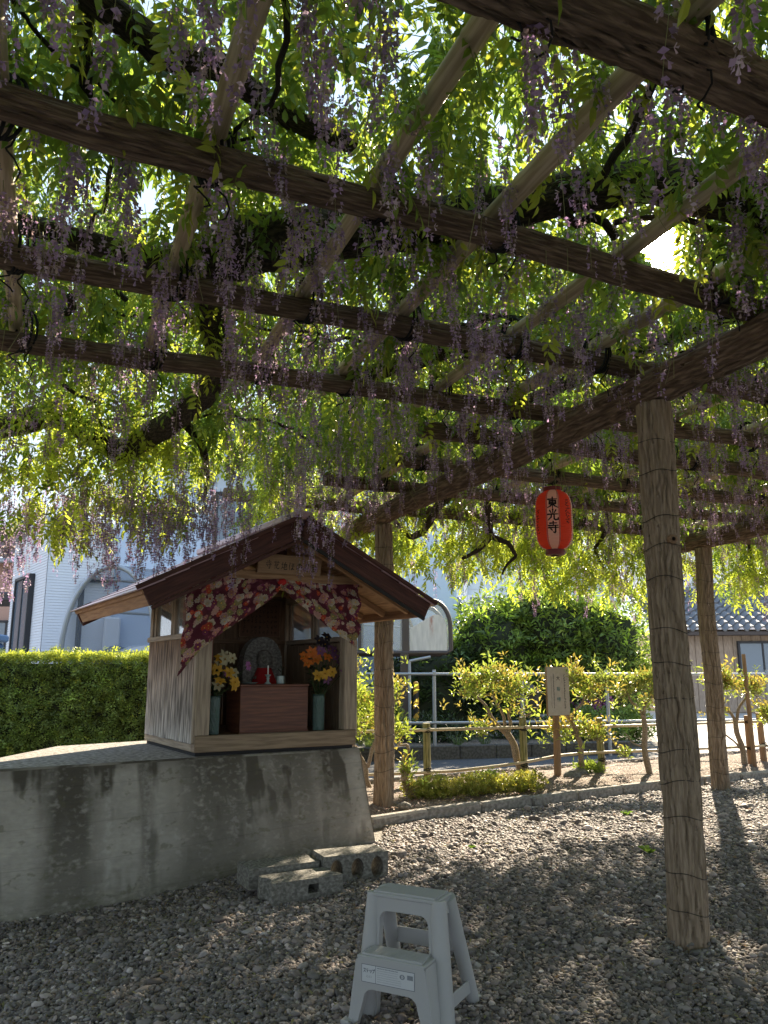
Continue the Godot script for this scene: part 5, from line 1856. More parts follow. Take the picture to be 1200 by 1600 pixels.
	# the big rounded shrub
	var bb := thing("big_bush", "large rounded glossy green bush behind the pipe fence at right", "bush", P(2.85, 0.1, 14.2))
	var bl := leaf_cluster(8, 0.13, 0.05, 0.12, 0.35, 25)
	var balls := [[Vector3(-0.9, 1.35, 0), Vector3(0.95, 1.0, 0.9)], [Vector3(0.1, 1.72, 0.0), Vector3(0.9, 0.95, 0.9)], [Vector3(0.95, 1.35, -0.1), Vector3(0.95, 1.05, 0.9)], [Vector3(-0.5, 0.7, 0.2), Vector3(1.2, 0.7, 0.8)], [Vector3(0.7, 0.7, 0.2), Vector3(1.2, 0.7, 0.8)], [Vector3(-1.45, 0.9, 0.0), Vector3(0.6, 0.6, 0.6)], [Vector3(-0.5, 1.75, 0.0), Vector3(0.5, 0.45, 0.5)]]
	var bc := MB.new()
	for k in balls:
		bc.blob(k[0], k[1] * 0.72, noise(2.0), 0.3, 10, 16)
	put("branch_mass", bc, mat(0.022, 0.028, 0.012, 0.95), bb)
	crown(bb, "foliage", bl, balls, 5200, Color(0.14, 0.21, 0.05), 0.38, 1.0, 0.05, Color(0.26, 0.36, 0.06), 0.36)
	var b2 := thing("back_shrubs", "dark shrubs filling the gap under the curved shelter panel", "shrubs", P(0.9, 0.1, 13.6))
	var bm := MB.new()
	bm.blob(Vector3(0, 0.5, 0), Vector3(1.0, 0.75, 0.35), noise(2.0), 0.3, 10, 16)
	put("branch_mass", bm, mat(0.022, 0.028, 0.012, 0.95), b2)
	crown(b2, "foliage", bl, [[Vector3(-0.5, 0.6, 0.1), Vector3(0.6, 0.75, 0.4)], [Vector3(0.5, 0.65, 0.1), Vector3(0.7, 0.75, 0.4)]], 900, Color(0.05, 0.08, 0.025), 0.4)
	var b3 := thing("fence_shrub", "yellow green leafy shrub behind the shrine right wall", "shrub", P(-0.6, 0.1, 9.9))
	crown(b3, "foliage", leaf_cluster(7, 0.07, 0.03, 0.07, 0.5, 31), [[Vector3(0, 0.7, 0), Vector3(0.45, 0.55, 0.3)], [Vector3(0.5, 0.5, 0), Vector3(0.4, 0.4, 0.3)]], 620, Color(0.22, 0.27, 0.055), 0.3)
	# curved shelter at right of the shrine
	var c := thing("curved_shelter", "brown framed shelter with curved translucent panels right of the shrine", "shelter", P(0, 0, 11.5))
	var fr := MB.new()
	var path := [Vector3(-2.2, 1.36, 0), Vector3(0.90, 1.36, 0), Vector3(0.955, 1.40, 0)]
	for i in 9:
		var a2 := PI * 0.5 * i / 8.0
		path.append(Vector3(0.955 - 0.26 * (1.0 - cos(a2)), 1.72 + 0.38 * sin(a2), 0))
	path.append(Vector3(0.1, 2.22, 0))
	path.append(Vector3(-2.2, 2.35, 0))
	var rad := []
	for p in path:
		rad.append(0.032)
	for z in [0.0, -1.3]:
		var m := MB.new()
		var pp := []
		for p in path:
			pp.append(p + Vector3(0, 0, z))
		m.tube(pp, rad, 8)
		put("rim_frame", m, M.brown_frame, c)
		for x in [-1.6, -0.35, 0.31]:
			box_part("stile", Vector3(x, 1.82, z), Vector3(0.05 if x < 0 else 0.10, 0.92, 0.05), M.brown_frame, c)
	var ol := PackedVector2Array()
	for p in path:
		ol.append(Vector2(p.x, p.y))
	var pm := MB.new()
	pm.slab(ol, -0.008, -0.004)
	put("end_panel", pm, M.frosted, c)
	# weathered lower sheet with a rust run, inside the end panel
	var im := Image.create_empty(128, 128, false, Image.FORMAT_RGB8)
	var wn := noise(0.05, 4, FastNoiseLite.TYPE_SIMPLEX_SMOOTH, 36)
	for y in 128:
		for x in 128:
			var k := 0.56 + 0.10 * wn.get_noise_2d(x * 1.5, y * 0.3)
			var rust := smoothstep(1.0, 0.0, absf(x - 72.0 + 5.0 * wn.get_noise_2d(x, y)) / 11.0) * smoothstep(100.0, 20.0, y) * (0.6 + 0.8 * wn.get_noise_2d(x * 3.0, y * 0.8))
			im.set_pixel(x, y, Color(k, k * 0.95, k * 0.88).lerp(Color(0.34, 0.12, 0.07), clampf(rust, 0.0, 0.8)).linear_to_srgb())
	var ws := MB.new()
	var wo := PackedVector2Array([Vector2(0.37, 1.39), Vector2(0.90, 1.39), Vector2(0.90, 1.72), Vector2(0.86, 1.85), Vector2(0.78, 1.90), Vector2(0.70, 1.89), Vector2(0.37, 1.70)])
	ws.slab(wo, 0.0, 0.006)
	for k in ws.uv.size():
		ws.uv[k] = Vector2((ws.v[k].x - 0.37) / 0.55, 1.0 - (ws.v[k].y - 1.39) / 0.55)
	put("weathered_sheet", ws, tmat(ImageTexture.create_from_image(im), Vector3.ONE, 0.6), c)
	var rf := MB.new()
	var r1 := PackedVector3Array()
	var r2 := PackedVector3Array()
	for i in range(2, path.size()):
		r1.append(path[i])
		r2.append(path[i] + Vector3(0, 0, -1.3))
	rf.grid([r1, r2], false)
	put("roof_sheet", rf, M.smoked, c)
	box_part("leg", Vector3(0.29, 0.68, -0.02), Vector3(0.12, 1.36, 0.10), M.brown_frame, c)
	box_part("leg", Vector3(-1.9, 0.68, -0.02), Vector3(0.12, 1.36, 0.10), M.brown_frame, c)
	var gp := MB.new()
	pipe(gp, Vector3(0.36, 0.15, 0.08), Vector3(0.36, 1.24, 0.08), 0.022)
	gp.tube([Vector3(0.36, 1.24, 0.08), Vector3(0.5, 1.27, 0.08), Vector3(0.66, 1.30, 0.08)], [0.022, 0.022, 0.022], 10)
	put("handrail", gp, M.galv, c)
	# arched carport on the left with a car under it
	var cp := thing("arched_carport", "arched carport with grey translucent sheets left of the shrine", "carport", P(-3.6, 0, 10.5), -0.0)
	var ax := Vector3(0.62, 0, -0.78)
	var prof := []
	for i in 21:
		var a3 := lerpf(-0.15, PI + 0.15, i / 20.0)
		prof.append(Vector3(-0.62 * cos(a3), 1.30 + 1.17 * sin(a3), 0))
	for k in 3:
		var m := MB.new()
		var pp := [Vector3(prof[0].x, 0, 0) + ax * 2.9 * k]
		var rr := [0.035]
		for p in prof:
			pp.append(p + ax * 2.9 * k)
			rr.append(0.035)
		pp.append(Vector3(prof[-1].x, 0, 0) + ax * 2.9 * k)
		rr.append(0.035)
		m.tube(pp, rr, 8)
		put("arch", m, M.grey_frame if k == 0 else M.stake_frame, cp)
	for i in [4, 7, 10, 13, 16]:
		var m := MB.new()
		pipe(m, prof[i], prof[i] + ax * 5.8, 0.022, 6)
		put("purlin", m, M.grey_frame, cp)
	var cs := MB.new()
	var g1 := PackedVector3Array()
	var g2 := PackedVector3Array()
	for p in prof:
		g1.append(p * 1.0 + Vector3(0, 0.02, 0))
		g2.append(p + ax * 5.8 + Vector3(0, 0.02, 0))
	cs.grid([g1, g2], false)
	put("roof_sheet", cs, M.smoked, cp)
	var car := thing("parked_car", "pale car parked under the arched carport behind the hedge", "car", P(-3.45, 0, 11.65), 0.1)
	var cb := MB.new()
	var rows := []
	for k in [[-1.9, 0.55, 0.75], [-1.85, 0.5, 0.80], [-1.0, 0.35, 0.84], [-0.55, 0.35, 1.30], [-0.2, 0.35, 1.46], [0.5, 0.35, 1.50], [1.1, 0.35, 1.42], [1.6, 0.35, 0.98], [1.95, 0.45, 0.92], [2.0, 0.55, 0.85]]:
		var line := PackedVector3Array()
		for j in 17:
			var a4 := PI * j / 16.0
			var w := 0.82 * (1.0 - 0.12 * smoothstep(0.85, 1.5, k[2]))
			line.append(Vector3(k[0], k[1] + (k[2] - k[1]) * pow(sin(a4), 0.35), -w * cos(a4) * (1.0 if absf(cos(a4)) > 0.99 else 1.0)))
		rows.append(line)
	cb.grid(rows, false)
	put("body", cb, mat(0.70, 0.68, 0.66, 0.25), car)
	for s in [-1, 1]:
		var gw := MB.new()
		gw.slab(PackedVector2Array([Vector2(-0.72, 0.92), Vector2(-0.28, 1.36), Vector2(0.9, 1.38), Vector2(1.3, 0.95)]), s * 0.76, s * 0.79)
		put("side_window", gw, M.window_glass, car)
	var gs := MB.new()
	gs.grid([PackedVector3Array([Vector3(-1.02, 0.93, -0.62), Vector3(-1.04, 0.95, 0.0), Vector3(-1.02, 0.93, 0.62)]), PackedVector3Array([Vector3(-0.38, 1.44, -0.52), Vector3(-0.40, 1.47, 0.0), Vector3(-0.38, 1.44, 0.52)])], false)
	put("windscreen", gs, M.window_glass, car)
	for x in [-1.25, 1.3]:
		for s in [-1, 1]:
			var wl := MB.new()
			wl.xf = Transform3D(Basis(Vector3(1, 0, 0), PI / 2), Vector3(x, 0.31, s * 0.74))
			wl.lathe([Vector2(0.0, -0.1), Vector2(0.27, -0.1), Vector2(0.31, -0.07), Vector2(0.31, 0.07), Vector2(0.27, 0.1), Vector2(0.0, 0.1)], 24)
			put("wheel", wl, M.black, car)
	# blue lidded bin at the left edge
	var bn := thing("blue_bin", "blue lidded bin standing behind the hedge at the left edge", "bin", P(-4.95, 0, 9.9), 0.2)
	box_part("body", Vector3(0, 0.72, 0), Vector3(0.42, 1.45, 0.4), mat(0.05, 0.11, 0.24, 0.5), bn, 0.03)
	box_part("lid", Vector3(0, 1.50, 0), Vector3(0.50, 0.09, 0.48), mat(0.10, 0.20, 0.36, 0.4), bn, 0.035)

# ------------------------------------------------------------------ buildings
func siding(parent: Node, a: Vector3, b: Vector3, hgt: float, pitch: float, m: Material, called := "siding") -> void:
	var mb := MB.new()
	var right := (b - a).normalized()
	var nrm := Vector3.UP.cross(right) * -1.0
	nrm = right.cross(Vector3.UP)
	var y := 0.0
	while y < hgt - 0.01:
		var h2 := minf(pitch, hgt - y)
		var o0 := nrm * 0.012
		var o1 := nrm * 0.002
		var p := a + Vector3(0, y, 0)
		var q := b + Vector3(0, y, 0)
		var up := Vector3(0, h2, 0)
		mb.flat(p + o0, q + o0, q + up + o1)
		mb.flat(p + o0, q + up + o1, p + up + o1)
		mb.flat(p + o1, q + o1, q + o0)
		mb.flat(p + o1, q + o0, p + o0)
		y += pitch
	tag(put(called, mb, m, parent), "", "", "", "stuff")

func tile_roof(parent: Node, a: Vector3, b: Vector3, up: Vector3, cols: int, rws: int, m: Material) -> void:
	# a..b along the eave, up towards the ridge; every tile has its roll and its step
	var nrm := (b - a).cross(up).normalized()
	if nrm.y < 0.0:
		nrm = -nrm
	var mb := MB.new()
	var tw := a.distance_to(b) / cols
	for r in rws:
		var lines := []
		for e in 2:
			var line := PackedVector3Array()
			for j in cols * 6 + 1:
				var u := float(j) / (cols * 6)
				var ph := fposmod(j / 6.0, 1.0)
				var w := tw * (0.16 * sin(ph * TAU) + (0.10 if ph < 0.34 else 0.0))
				line.append(a.lerp(b, u) + up * ((r + e * 1.06) / rws) + nrm * (w + (0.05 if e == 0 else 0.0)))
			lines.append(line)
		mb.grid(lines, false)
		var lip := PackedVector3Array()
		for p in lines[0]:
			lip.append(p - nrm * 0.05)
		mb.grid([lip, lines[0]], false)
	tag(put("roof_tiles", mb, m, parent), "", "", "", "stuff")

func wall_box(parent: Node, called: String, a: Vector2, b: Vector2, depth: float, y0: float, y1: float, m: Material) -> void:
	# a solid block whose front runs from a to b (plan coordinates) and that goes back by depth
	var mid := (a + b) * 0.5
	var d := (b - a).normalized()
	var back := Vector2(-d.y, d.x)
	mid += back * depth * 0.5
	var o := MB.new()
	o.box(Vector3.ZERO, Vector3(a.distance_to(b), y1 - y0, depth), 0.01)
	var n := put(called, o, m, parent)
	n.position = P(mid.x, (y0 + y1) * 0.5, mid.y)
	n.rotation.y = atan2(d.y, d.x)

func window(parent: Node, at: Vector3, right: Vector3, w: float, h: float, frame: Material, panes := 2, glass: Material = null) -> void:
	var nrm := right.cross(Vector3.UP)
	var turn := Basis(right, Vector3.UP, nrm)
	var fr := MB.new()
	fr.xf = Transform3D(turn, at)
	for s in [-1, 1]:
		fr.box(Vector3(s * w * 0.5, 0, 0.02), Vector3(0.06, h + 0.06, 0.10), 0.006)
		fr.box(Vector3(0, s * h * 0.5, 0.02), Vector3(w - 0.06, 0.06, 0.10), 0.006)
	for i in range(1, panes):
		fr.box(Vector3(-w * 0.5 + w * i / panes, 0, 0.02), Vector3(0.05, h - 0.06, 0.07), 0.006)
	var f := put("window", fr, frame, parent)
	for i in panes:
		var gm := MB.new()
		gm.xf = Transform3D(turn, at)
		gm.box(Vector3(-w * 0.5 + w * (i + 0.5) / panes, 0, 0.035), Vector3(w / panes - 0.05, h - 0.06, 0.006), 0.0)
		put("pane", gm, glass if glass else M.window_glass, f)
	var sl := MB.new()
	sl.xf = Transform3D(turn, at)
	sl.box(Vector3(0, -h * 0.5 - 0.05, 0.06), Vector3(w + 0.14, 0.04, 0.16), 0.006)
	put("sill", sl, frame, f)

func buildings() -> void:
	# white sided house at the left
	var h := thing("white_house", "white narrow sided house with a dark framed window at the left", "house")
	var c0 := Vector2(-5.97, 14.0)
	var c1 := Vector2(-7.60, 16.2)
	var c2 := Vector2(-5.0, 14.62)
	var dl := (c0 - c1).normalized()
	wall_box(h, "wall", c0 + Vector2(0.03, 0.03), c2 + Vector2(0.0, 0.03), 2.2, 0.0, 3.78, M.wall_white)
	siding(h, P(c0.x, 0, c0.y), P(c2.x, 0, c2.y), 3.80, 0.05, M.wall_white)
	siding(h, P(c1.x, 0, c1.y), P(c0.x, 0, c0.y), 3.72, 0.05, M.wall_white)
	wall_box(h, "wall", c1 + Vector2(0.05, 0.05), c0 + Vector2(0.04, 0.06), 1.5, 0.0, 3.70, M.wall_white)
	var r0 := Vector3(dl.x, 0, -dl.y)
	window(h, P(-6.82, 1.7, 15.13) + r0.cross(Vector3.UP) * 0.03, r0, 1.15, 2.3, M.dark_frame, 2)
	var tr := MB.new()
	tr.tube([P(c1.x, 3.76, c1.y - 0.05), P(c0.x, 3.80, c0.y - 0.05)], [0.06, 0.06], 6)
	put("roof_trim", tr, M.grey_frame, h)
	var rf := MB.new()
	rf.box(P(-5.75, 4.0, 14.5), Vector3(0.35, 0.32, 0.35), 0.02)
	put("roof_vent", rf, M.dark_frame, h)
	var dp := MB.new()
	var dpt := [P(-4.95, 2.75, 14.55), P(-5.35, 2.72, 14.28), P(-5.42, 2.6, 14.22), P(-5.42, 0, 14.22)]
	dp.tube(dpt, [0.05, 0.05, 0.05, 0.05], 8)
	put("downpipe", dp, M.dark_frame, h)
	var mb := MB.new()
	mb.box(P(-4.93, 1.75, 14.5), Vector3(0.28, 0.62, 0.2), 0.03, Basis(Vector3.UP, 0.44))
	put("meter_box", mb, M.wall_white, h)
	var aw := MB.new()
	aw.slab(PackedVector2Array([Vector2(0, 0), Vector2(1.0, 0), Vector2(0.9, -0.5)]), -0.02, 0.02)
	var awn := put("awning_side", aw, M.grey_frame, h)
	awn.position = P(-4.72, 2.75, 14.55)
	# two storey pale blue house behind
	var b := thing("pale_blue_house", "tall pale blue rendered house with a grey tiled roof behind the shrine", "house")
	wall_box(b, "wall", Vector2(-5.05, 14.65), Vector2(1.4, 15.25), 5.0, 0.0, 5.1, M.wall_blue)
	var rr := Vector3(6.5, 0, -0.6).normalized()
	window(b, P(-2.66, 3.95, 14.83), rr, 1.05, 0.95, M.dark_frame, 2)
	window(b, P(-1.5, 3.95, 14.94), rr, 0.9, 0.95, M.dark_frame, 2)
	tile_roof(b, P(-5.3, 5.05, 14.25), P(1.7, 5.05, 14.9), Vector3(0.28, 1.9, -3.1), 26, 13, M.tile)
	box_part("gutter", P(-1.8, 5.02, 14.5), Vector3(7.0, 0.12, 0.12), M.grey_frame, b, 0.03, Basis(Vector3.UP, atan2(0.65, 7.3)))
	# brown house far left
	var br := thing("brown_house", "small brownish pink house with a brown tiled roof at the far left edge", "house")
	wall_box(br, "wall", Vector2(-14.5, 20.6), Vector2(-8.7, 20.4), 4.0, 0.0, 3.95, M.wall_pink)
	tile_roof(br, P(-14.8, 3.9, 20.1), P(-8.3, 3.9, 19.9), Vector3(0.1, 1.15, -2.2), 22, 8, M.tile_brown)
	box_part("gutter", P(-11.5, 3.86, 19.95), Vector3(6.5, 0.12, 0.12), M.grey_frame, br, 0.03)
	var por := MB.new()
	por.box(P(-8.6, 2.75, 18.6), Vector3(1.8, 0.2, 1.6), 0.03)
	put("porch_roof", por, M.dark_frame, br)
	window(br, P(-9.6, 1.6, 20.38), Vector3(1, 0, 0.03).normalized(), 1.2, 1.5, M.dark_frame, 2)
	# gabled pale house behind the lantern
	var g := thing("gabled_house", "pale blue grey gabled house with green trim behind the red lantern", "house", P(3.6, 0, 22.0), 0.12)
	var ol := PackedVector2Array([Vector2(-2.6, 0), Vector2(-2.6, 3.75), Vector2(0.25, 4.85), Vector2(3.0, 3.45), Vector2(3.0, 0)])
	var gm := MB.new()
	gm.slab(ol, -5.0, 0.0)
	put("wall", gm, M.wall_pale, g)
	for i in 9:
		var lap := MB.new()
		lap.box(Vector3(0.2, 0.4 + i * 0.42, 0.008), Vector3(5.55, 0.022, 0.02), 0.003)
		put("siding_joint", lap, M.wall_pale, g)
	for s in [[-2.9, 3.66, 0.25, 4.90], [3.3, 3.32, 0.25, 4.90]]:
		var p := Vector3(s[0], s[1], -2.4)
		var q := Vector3(s[2], s[3], -2.4)
		var rm := MB.new()
		var mid := (p + q) * 0.5
		rm.box(mid + Vector3(0, 0.06, 0), Vector3(p.distance_to(q), 0.16, 5.6), 0.02, Basis(Vector3(0, 0, 1), atan2(q.y - p.y, q.x - p.x)))
		put("roof_slope", rm, M.green_trim, g)
	window(g, Vector3(-1.75, 2.75, 0.03), Vector3.RIGHT, 0.55, 0.75, M.wall_white, 1)
	window(g, Vector3(-0.95, 2.75, 0.03), Vector3.RIGHT, 0.7, 0.75, M.wall_white, 2)
	window(g, Vector3(0.05, 2.55, 0.03), Vector3.RIGHT, 0.55, 0.7, M.wall_white, 2)
	window(g, Vector3(1.3, 2.55, 0.03), Vector3.RIGHT, 0.55, 0.7, M.wall_white, 2)
	var gd := MB.new()
	gd.tube([Vector3(-1.38, 3.9, 0.08), Vector3(-1.38, 2.0, 0.08), Vector3(-1.38, 0.0, 0.08)], [0.05, 0.05, 0.05], 8)
	put("downpipe", gd, M.wall_white, g)
	# low building with a tiled roof at the right
	var lb := thing("low_brown_building", "low brown boarded building with a grey tiled roof at the right edge", "building", P(11.0, 0, 22.0), -0.06)
	var lw := MB.new()
	lw.box(Vector3(0.6, 1.12, -2.5), Vector3(7.6, 2.24, 5.0), 0.02)
	put("wall", lw, M.wall_brown, lb)
	for i in 30:
		box_part("wall_board", Vector3(-3.08 + i * 0.253, 1.12, 0.012), Vector3(0.235, 2.2, 0.02), M.wall_brown, lb, 0.004)
	window(lb, Vector3(-0.35, 1.46, 0.05), Vector3.RIGHT, 1.9, 0.85, M.dark_frame, 3)
	window(lb, Vector3(2.6, 1.46, 0.05), Vector3.RIGHT, 1.9, 0.85, M.dark_frame, 3)
	tile_roof(lb, Vector3(-3.7, 2.2, 0.5), Vector3(4.9, 2.2, 0.5), Vector3(0, 1.45, -3.3), 30, 11, M.tile)
	box_part("roof_base", Vector3(0.6, 2.12, 0.2), Vector3(8.5, 0.1, 0.5), M.brown_frame, lb)
	# a far white block above its roof, between the posts
	var fw := thing("far_white_house", "far white house wall seen between the two right hand posts", "house", P(11.2, 0, 30.0))
	var wb := MB.new()
	wb.box(Vector3(0.8, 2.9, 0), Vector3(4.2, 5.8, 3.0), 0.03)
	put("wall", wb, M.wall_white, fw)
	box_part("roof", Vector3(0.8, 5.95, 0), Vector3(4.8, 0.2, 3.6), M.tile, fw, 0.03)
	window(fw, Vector3(0.6, 3.6, 1.53), Vector3.RIGHT, 1.2, 1.1, M.dark_frame, 2)

# ------------------------------------------------------------------ the wisteria over the trellis
func compound_leaf(seed_: int) -> ArrayMesh:
	var r := RandomNumberGenerator.new()
	r.seed = seed_
	var m := MB.new()
	var ln := 0.20
	var drop := r.randf_range(0.03, 0.09)
	var pts := []
	var rad := []
	for i in 7:
		var u := i / 6.0
		pts.append(Vector3(ln * u, -drop * u * u, 0.012 * sin(u * 4.0 + seed_)))
		rad.append(lerpf(0.0016, 0.0007, u))
	m.col = Color(0.9, 0.85, 0.7)
	m.tube(pts, rad, 3, 1.0, false)
	for i in 7:
		for s in ([-1, 1] if i < 6 else [0]):
			var u := 0.22 + 0.78 * i / 6.0
			var p := Vector3(ln * u, -drop * u * u, 0)
			var hang := r.randf_range(0.15, 0.85)
			var d := Vector3(0.45 + r.randfn(0, 0.15), -hang, s * 0.85) if s != 0 else Vector3(1, -hang, 0)
			d = d.normalized()
			var side := d.cross(Vector3(0.2 * r.randfn(), 1, 0.2 * r.randfn())).normalized()
			m.col = Color.WHITE * r.randf_range(0.85, 1.12)
			var l := r.randf_range(0.045, 0.064) * (0.8 if i == 0 else 1.0)
			var up := side.cross(d)
			if up.y < 0:
				up = -up
			var w := l * 0.36
			# lanceolate blade with a folded midrib and a drooping tip
			var prev_l := p
			var prev_r := p
			var prev_c := p
			for k in [[0.28, 0.85, 0.01], [0.6, 0.9, -0.02], [1.0, 0.0, -0.14]]:
				var c: Vector3 = p + d * l * k[0] + up * l * k[2]
				var a: Vector3 = c + side * w * 0.5 * k[1] + up * w * 0.14 * k[1]
				var b: Vector3 = c - side * w * 0.5 * k[1] + up * w * 0.14 * k[1]
				m.flat(prev_c, prev_l, a)
				m.flat(prev_c, a, c)
				m.flat(prev_c, c, b)
				m.flat(prev_c, b, prev_r)
				prev_l = a
				prev_r = b
				prev_c = c
	return m.mesh()

func raceme_mesh(seed_: int, ln: float, lush: float) -> ArrayMesh:
	var r := RandomNumberGenerator.new()
	r.seed = seed_
	var m := MB.new()
	var pts := []
	var rad := []
	var sway := r.randf_range(-0.03, 0.03)
	var n := 9
	for i in n:
		var u := i / float(n - 1)
		pts.append(Vector3(sway * u * u + 0.006 * sin(u * 7.0 + seed_), -ln * u, 0.02 * sin(u * 3.0 + seed_ * 2.0) * u))
		rad.append(lerpf(0.0014, 0.0006, u))
	m.col = Color(0.34, 0.36, 0.17)
	m.tube(pts, rad, 3, 1.0, false)
	var count := int(ln / 0.0046)
	var tones := [Color(0.36, 0.25, 0.42), Color(0.44, 0.33, 0.49), Color(0.27, 0.19, 0.29), Color(0.54, 0.45, 0.54), Color(0.34, 0.27, 0.26)]
	for i in count:
		var u := 0.10 + 0.9 * (i + r.randf()) / count
		if r.randf() > lush * (1.15 - 0.45 * absf(u - 0.55)):
			continue
		var k := u * (n - 1)
		var p: Vector3 = pts[mini(int(k), n - 2)].lerp(pts[mini(int(k), n - 2) + 1], fposmod(k, 1.0) if k < n - 1 else 1.0)
		var a := i * 2.4 + r.randf()
		var taper := 1.0 - 0.45 * u
		var d := Vector3(cos(a), -0.25 + r.randfn(0, 0.25), sin(a)).normalized()
		var pl := r.randf_range(0.014, 0.028) * taper
		var e := p + d * pl
		var s := d.cross(Vector3.UP).normalized()
		m.col = Color(0.34, 0.33, 0.18)
		m.flat(p, e + s * 0.0006, e - s * 0.0006)
		m.col = tones[r.randi() % tones.size()] * r.randf_range(0.8, 1.2)
		var z := r.randf_range(0.0095, 0.0155) * (0.75 + 0.25 * taper)
		var dn := (d * 0.4 + Vector3(0, -1, 0)).normalized()
		# banner petal, folded, and the hanging keel
		m.flat(e, e + s * z * 0.85 + d * z * 0.35 + Vector3(0, z * 0.35, 0), e + d * z * 0.7 + Vector3(0, z * 0.9, 0))
		m.flat(e, e - s * z * 0.85 + d * z * 0.35 + Vector3(0, z * 0.35, 0), e + d * z * 0.7 + Vector3(0, z * 0.9, 0))
		m.flat(e, e + dn * z * 1.3 + s * z * 0.4, e + dn * z * 1.4 + d * z * 0.3)
		m.flat(e, e + dn * z * 1.3 - s * z * 0.4, e + dn * z * 1.4 + d * z * 0.3)
		if r.randf() < 0.5:
			m.flat(e, e + d * z * 1.1 + s * z * 0.3, e + d * z * 1.0 - s * z * 0.4)
	return m.mesh()

func wisteria() -> void:
	var t := thing("wisteria_vine", "old wisteria vine with dark snaking limbs, fresh leaves and fading mauve racemes over the trellis", "vine")
	# limbs
	var paths := [
		[[-3.4, 2.60, 4.9, 0.055], [-2.45, 2.60, 4.80, 0.066], [-2.02, 2.66, 4.68, 0.075], [-1.82, 2.54, 4.95, 0.074], [-1.70, 2.50, 5.02, 0.074], [-1.45, 2.54, 4.75, 0.072], [-1.05, 2.64, 4.35, 0.07], [-0.86, 2.70, 3.9, 0.07], [-0.82, 2.76, 3.45, 0.07], [-0.74, 2.72, 3.0, 0.085]],
		[[-0.95, 2.68, 2.95, 0.06], [-0.72, 2.72, 2.92, 0.115], [-0.30, 2.73, 2.78, 0.10], [0.10, 2.73, 2.70, 0.09], [0.30, 2.74, 2.64, 0.07], [0.48, 2.73, 2.58, 0.075], [0.85, 2.75, 2.46, 0.095], [1.15, 2.74, 2.50, 0.095], [1.5, 2.72, 2.62, 0.08], [2.4, 2.7, 3.0, 0.07]],
		[[-0.80, 3.0, 1.3, 0.022], [-0.74, 2.82, 1.62, 0.024], [-0.84, 2.74, 1.95, 0.020], [-0.9, 2.70, 2.2, 0.014]],
		[[-0.95, 2.9, 1.5, 0.03], [-0.70, 2.72, 1.68, 0.036], [-0.58, 2.70, 1.82, 0.04], [-0.45, 2.72, 1.90, 0.036], [-0.3, 2.76, 2.15, 0.03], [-0.1, 2.78, 2.3, 0.03]],
		[[-0.3, 2.72, 4.1, 0.03], [-0.1, 2.70, 4.12, 0.045], [0.1, 2.70, 4.0, 0.05], [0.3, 2.72, 3.85, 0.05], [0.6, 2.75, 3.7, 0.04]],
		[[0.10, 2.45, 7.2, 0.022], [0.25, 2.30, 7.2, 0.03], [0.36, 2.34, 7.1, 0.034], [0.50, 2.55, 6.8, 0.04], [0.7, 2.70, 6.5, 0.045]],
		[[0.92, 2.62, 6.9, 0.035], [0.95, 2.42, 7.05, 0.032], [0.97, 2.30, 7.1, 0.028], [0.85, 2.18, 7.15, 0.022], [0.72, 2.10, 7.2, 0.015]],
		[[0.97, 2.30, 7.1, 0.026], [1.12, 2.24, 7.1, 0.024], [1.20, 2.12, 7.15, 0.018], [1.10, 2.02, 7.15, 0.012], [1.06, 1.95, 7.1, 0.007]],
		[[1.9, 2.66, 3.2, 0.04], [1.6, 2.74, 3.5, 0.045], [1.2, 2.72, 4.0, 0.04], [0.9, 2.72, 4.6, 0.035], [0.4, 2.72, 5.2, 0.03]],
		[[-1.9, 2.7, 2.4, 0.03], [-1.5, 2.74, 2.6, 0.035], [-1.1, 2.70, 2.8, 0.04], [-0.8, 2.72, 2.95, 0.05]],
		[[2.2, 2.1, 7.9, 0.012], [2.1, 2.3, 7.8, 0.02], [2.2, 2.5, 7.6, 0.028], [2.0, 2.7, 7.2, 0.034]],
		[[4.2, 2.2, 9.0, 0.012], [4.1, 2.4, 8.8, 0.02], [3.9, 2.6, 8.4, 0.03], [3.6, 2.7, 7.8, 0.034]],
		[[-1.3, 2.30, 5.6, 0.010], [-1.22, 2.42, 5.3, 0.018], [-1.2, 2.56, 5.0, 0.026], [-1.25, 2.62, 4.7, 0.03]]]
	var rough := noise(1.0, 3, FastNoiseLite.TYPE_SIMPLEX_SMOOTH, 6)
	for i in paths.size():
		var crv := Curve3D.new()
		for k in paths[i]:
			crv.add_point(P(k[0], k[1], k[2]))
		for k in crv.point_count:
			var a := crv.get_point_position(maxi(k - 1, 0))
			var e := crv.get_point_position(mini(k + 1, crv.point_count - 1))
			crv.set_point_in(k, (a - e) * 0.17)
			crv.set_point_out(k, (e - a) * 0.17)
		var ln := crv.get_baked_length()
		var n := int(ln / 0.03) + 2
		var pts := []
		var rad := []
		for j in n + 1:
			var d := ln * j / n
			pts.append(crv.sample_baked(d) + Vector3(rough.get_noise_1d(d * 3.0 + i), rough.get_noise_1d(d * 3.0 + 50.0 + i), 0) * 0.012)
			var u: float = float(j) / n * (paths[i].size() - 1)
			var lo := mini(int(u), paths[i].size() - 2)
			rad.append(lerpf(paths[i][lo][3], paths[i][lo + 1][3], u - lo))
		var m := MB.new()
		m.tube(pts, rad, 22, 1.0, true, func(a: float, v: float) -> float: return 0.22 * rough.get_noise_3d(cos(a) * 1.4, v * 4.0 + i * 9.0, sin(a) * 1.4) + 0.10 * rough.get_noise_3d(cos(a) * 4.0, v * 11.0, sin(a) * 4.0))
		put("limb", m, M.vine, t)
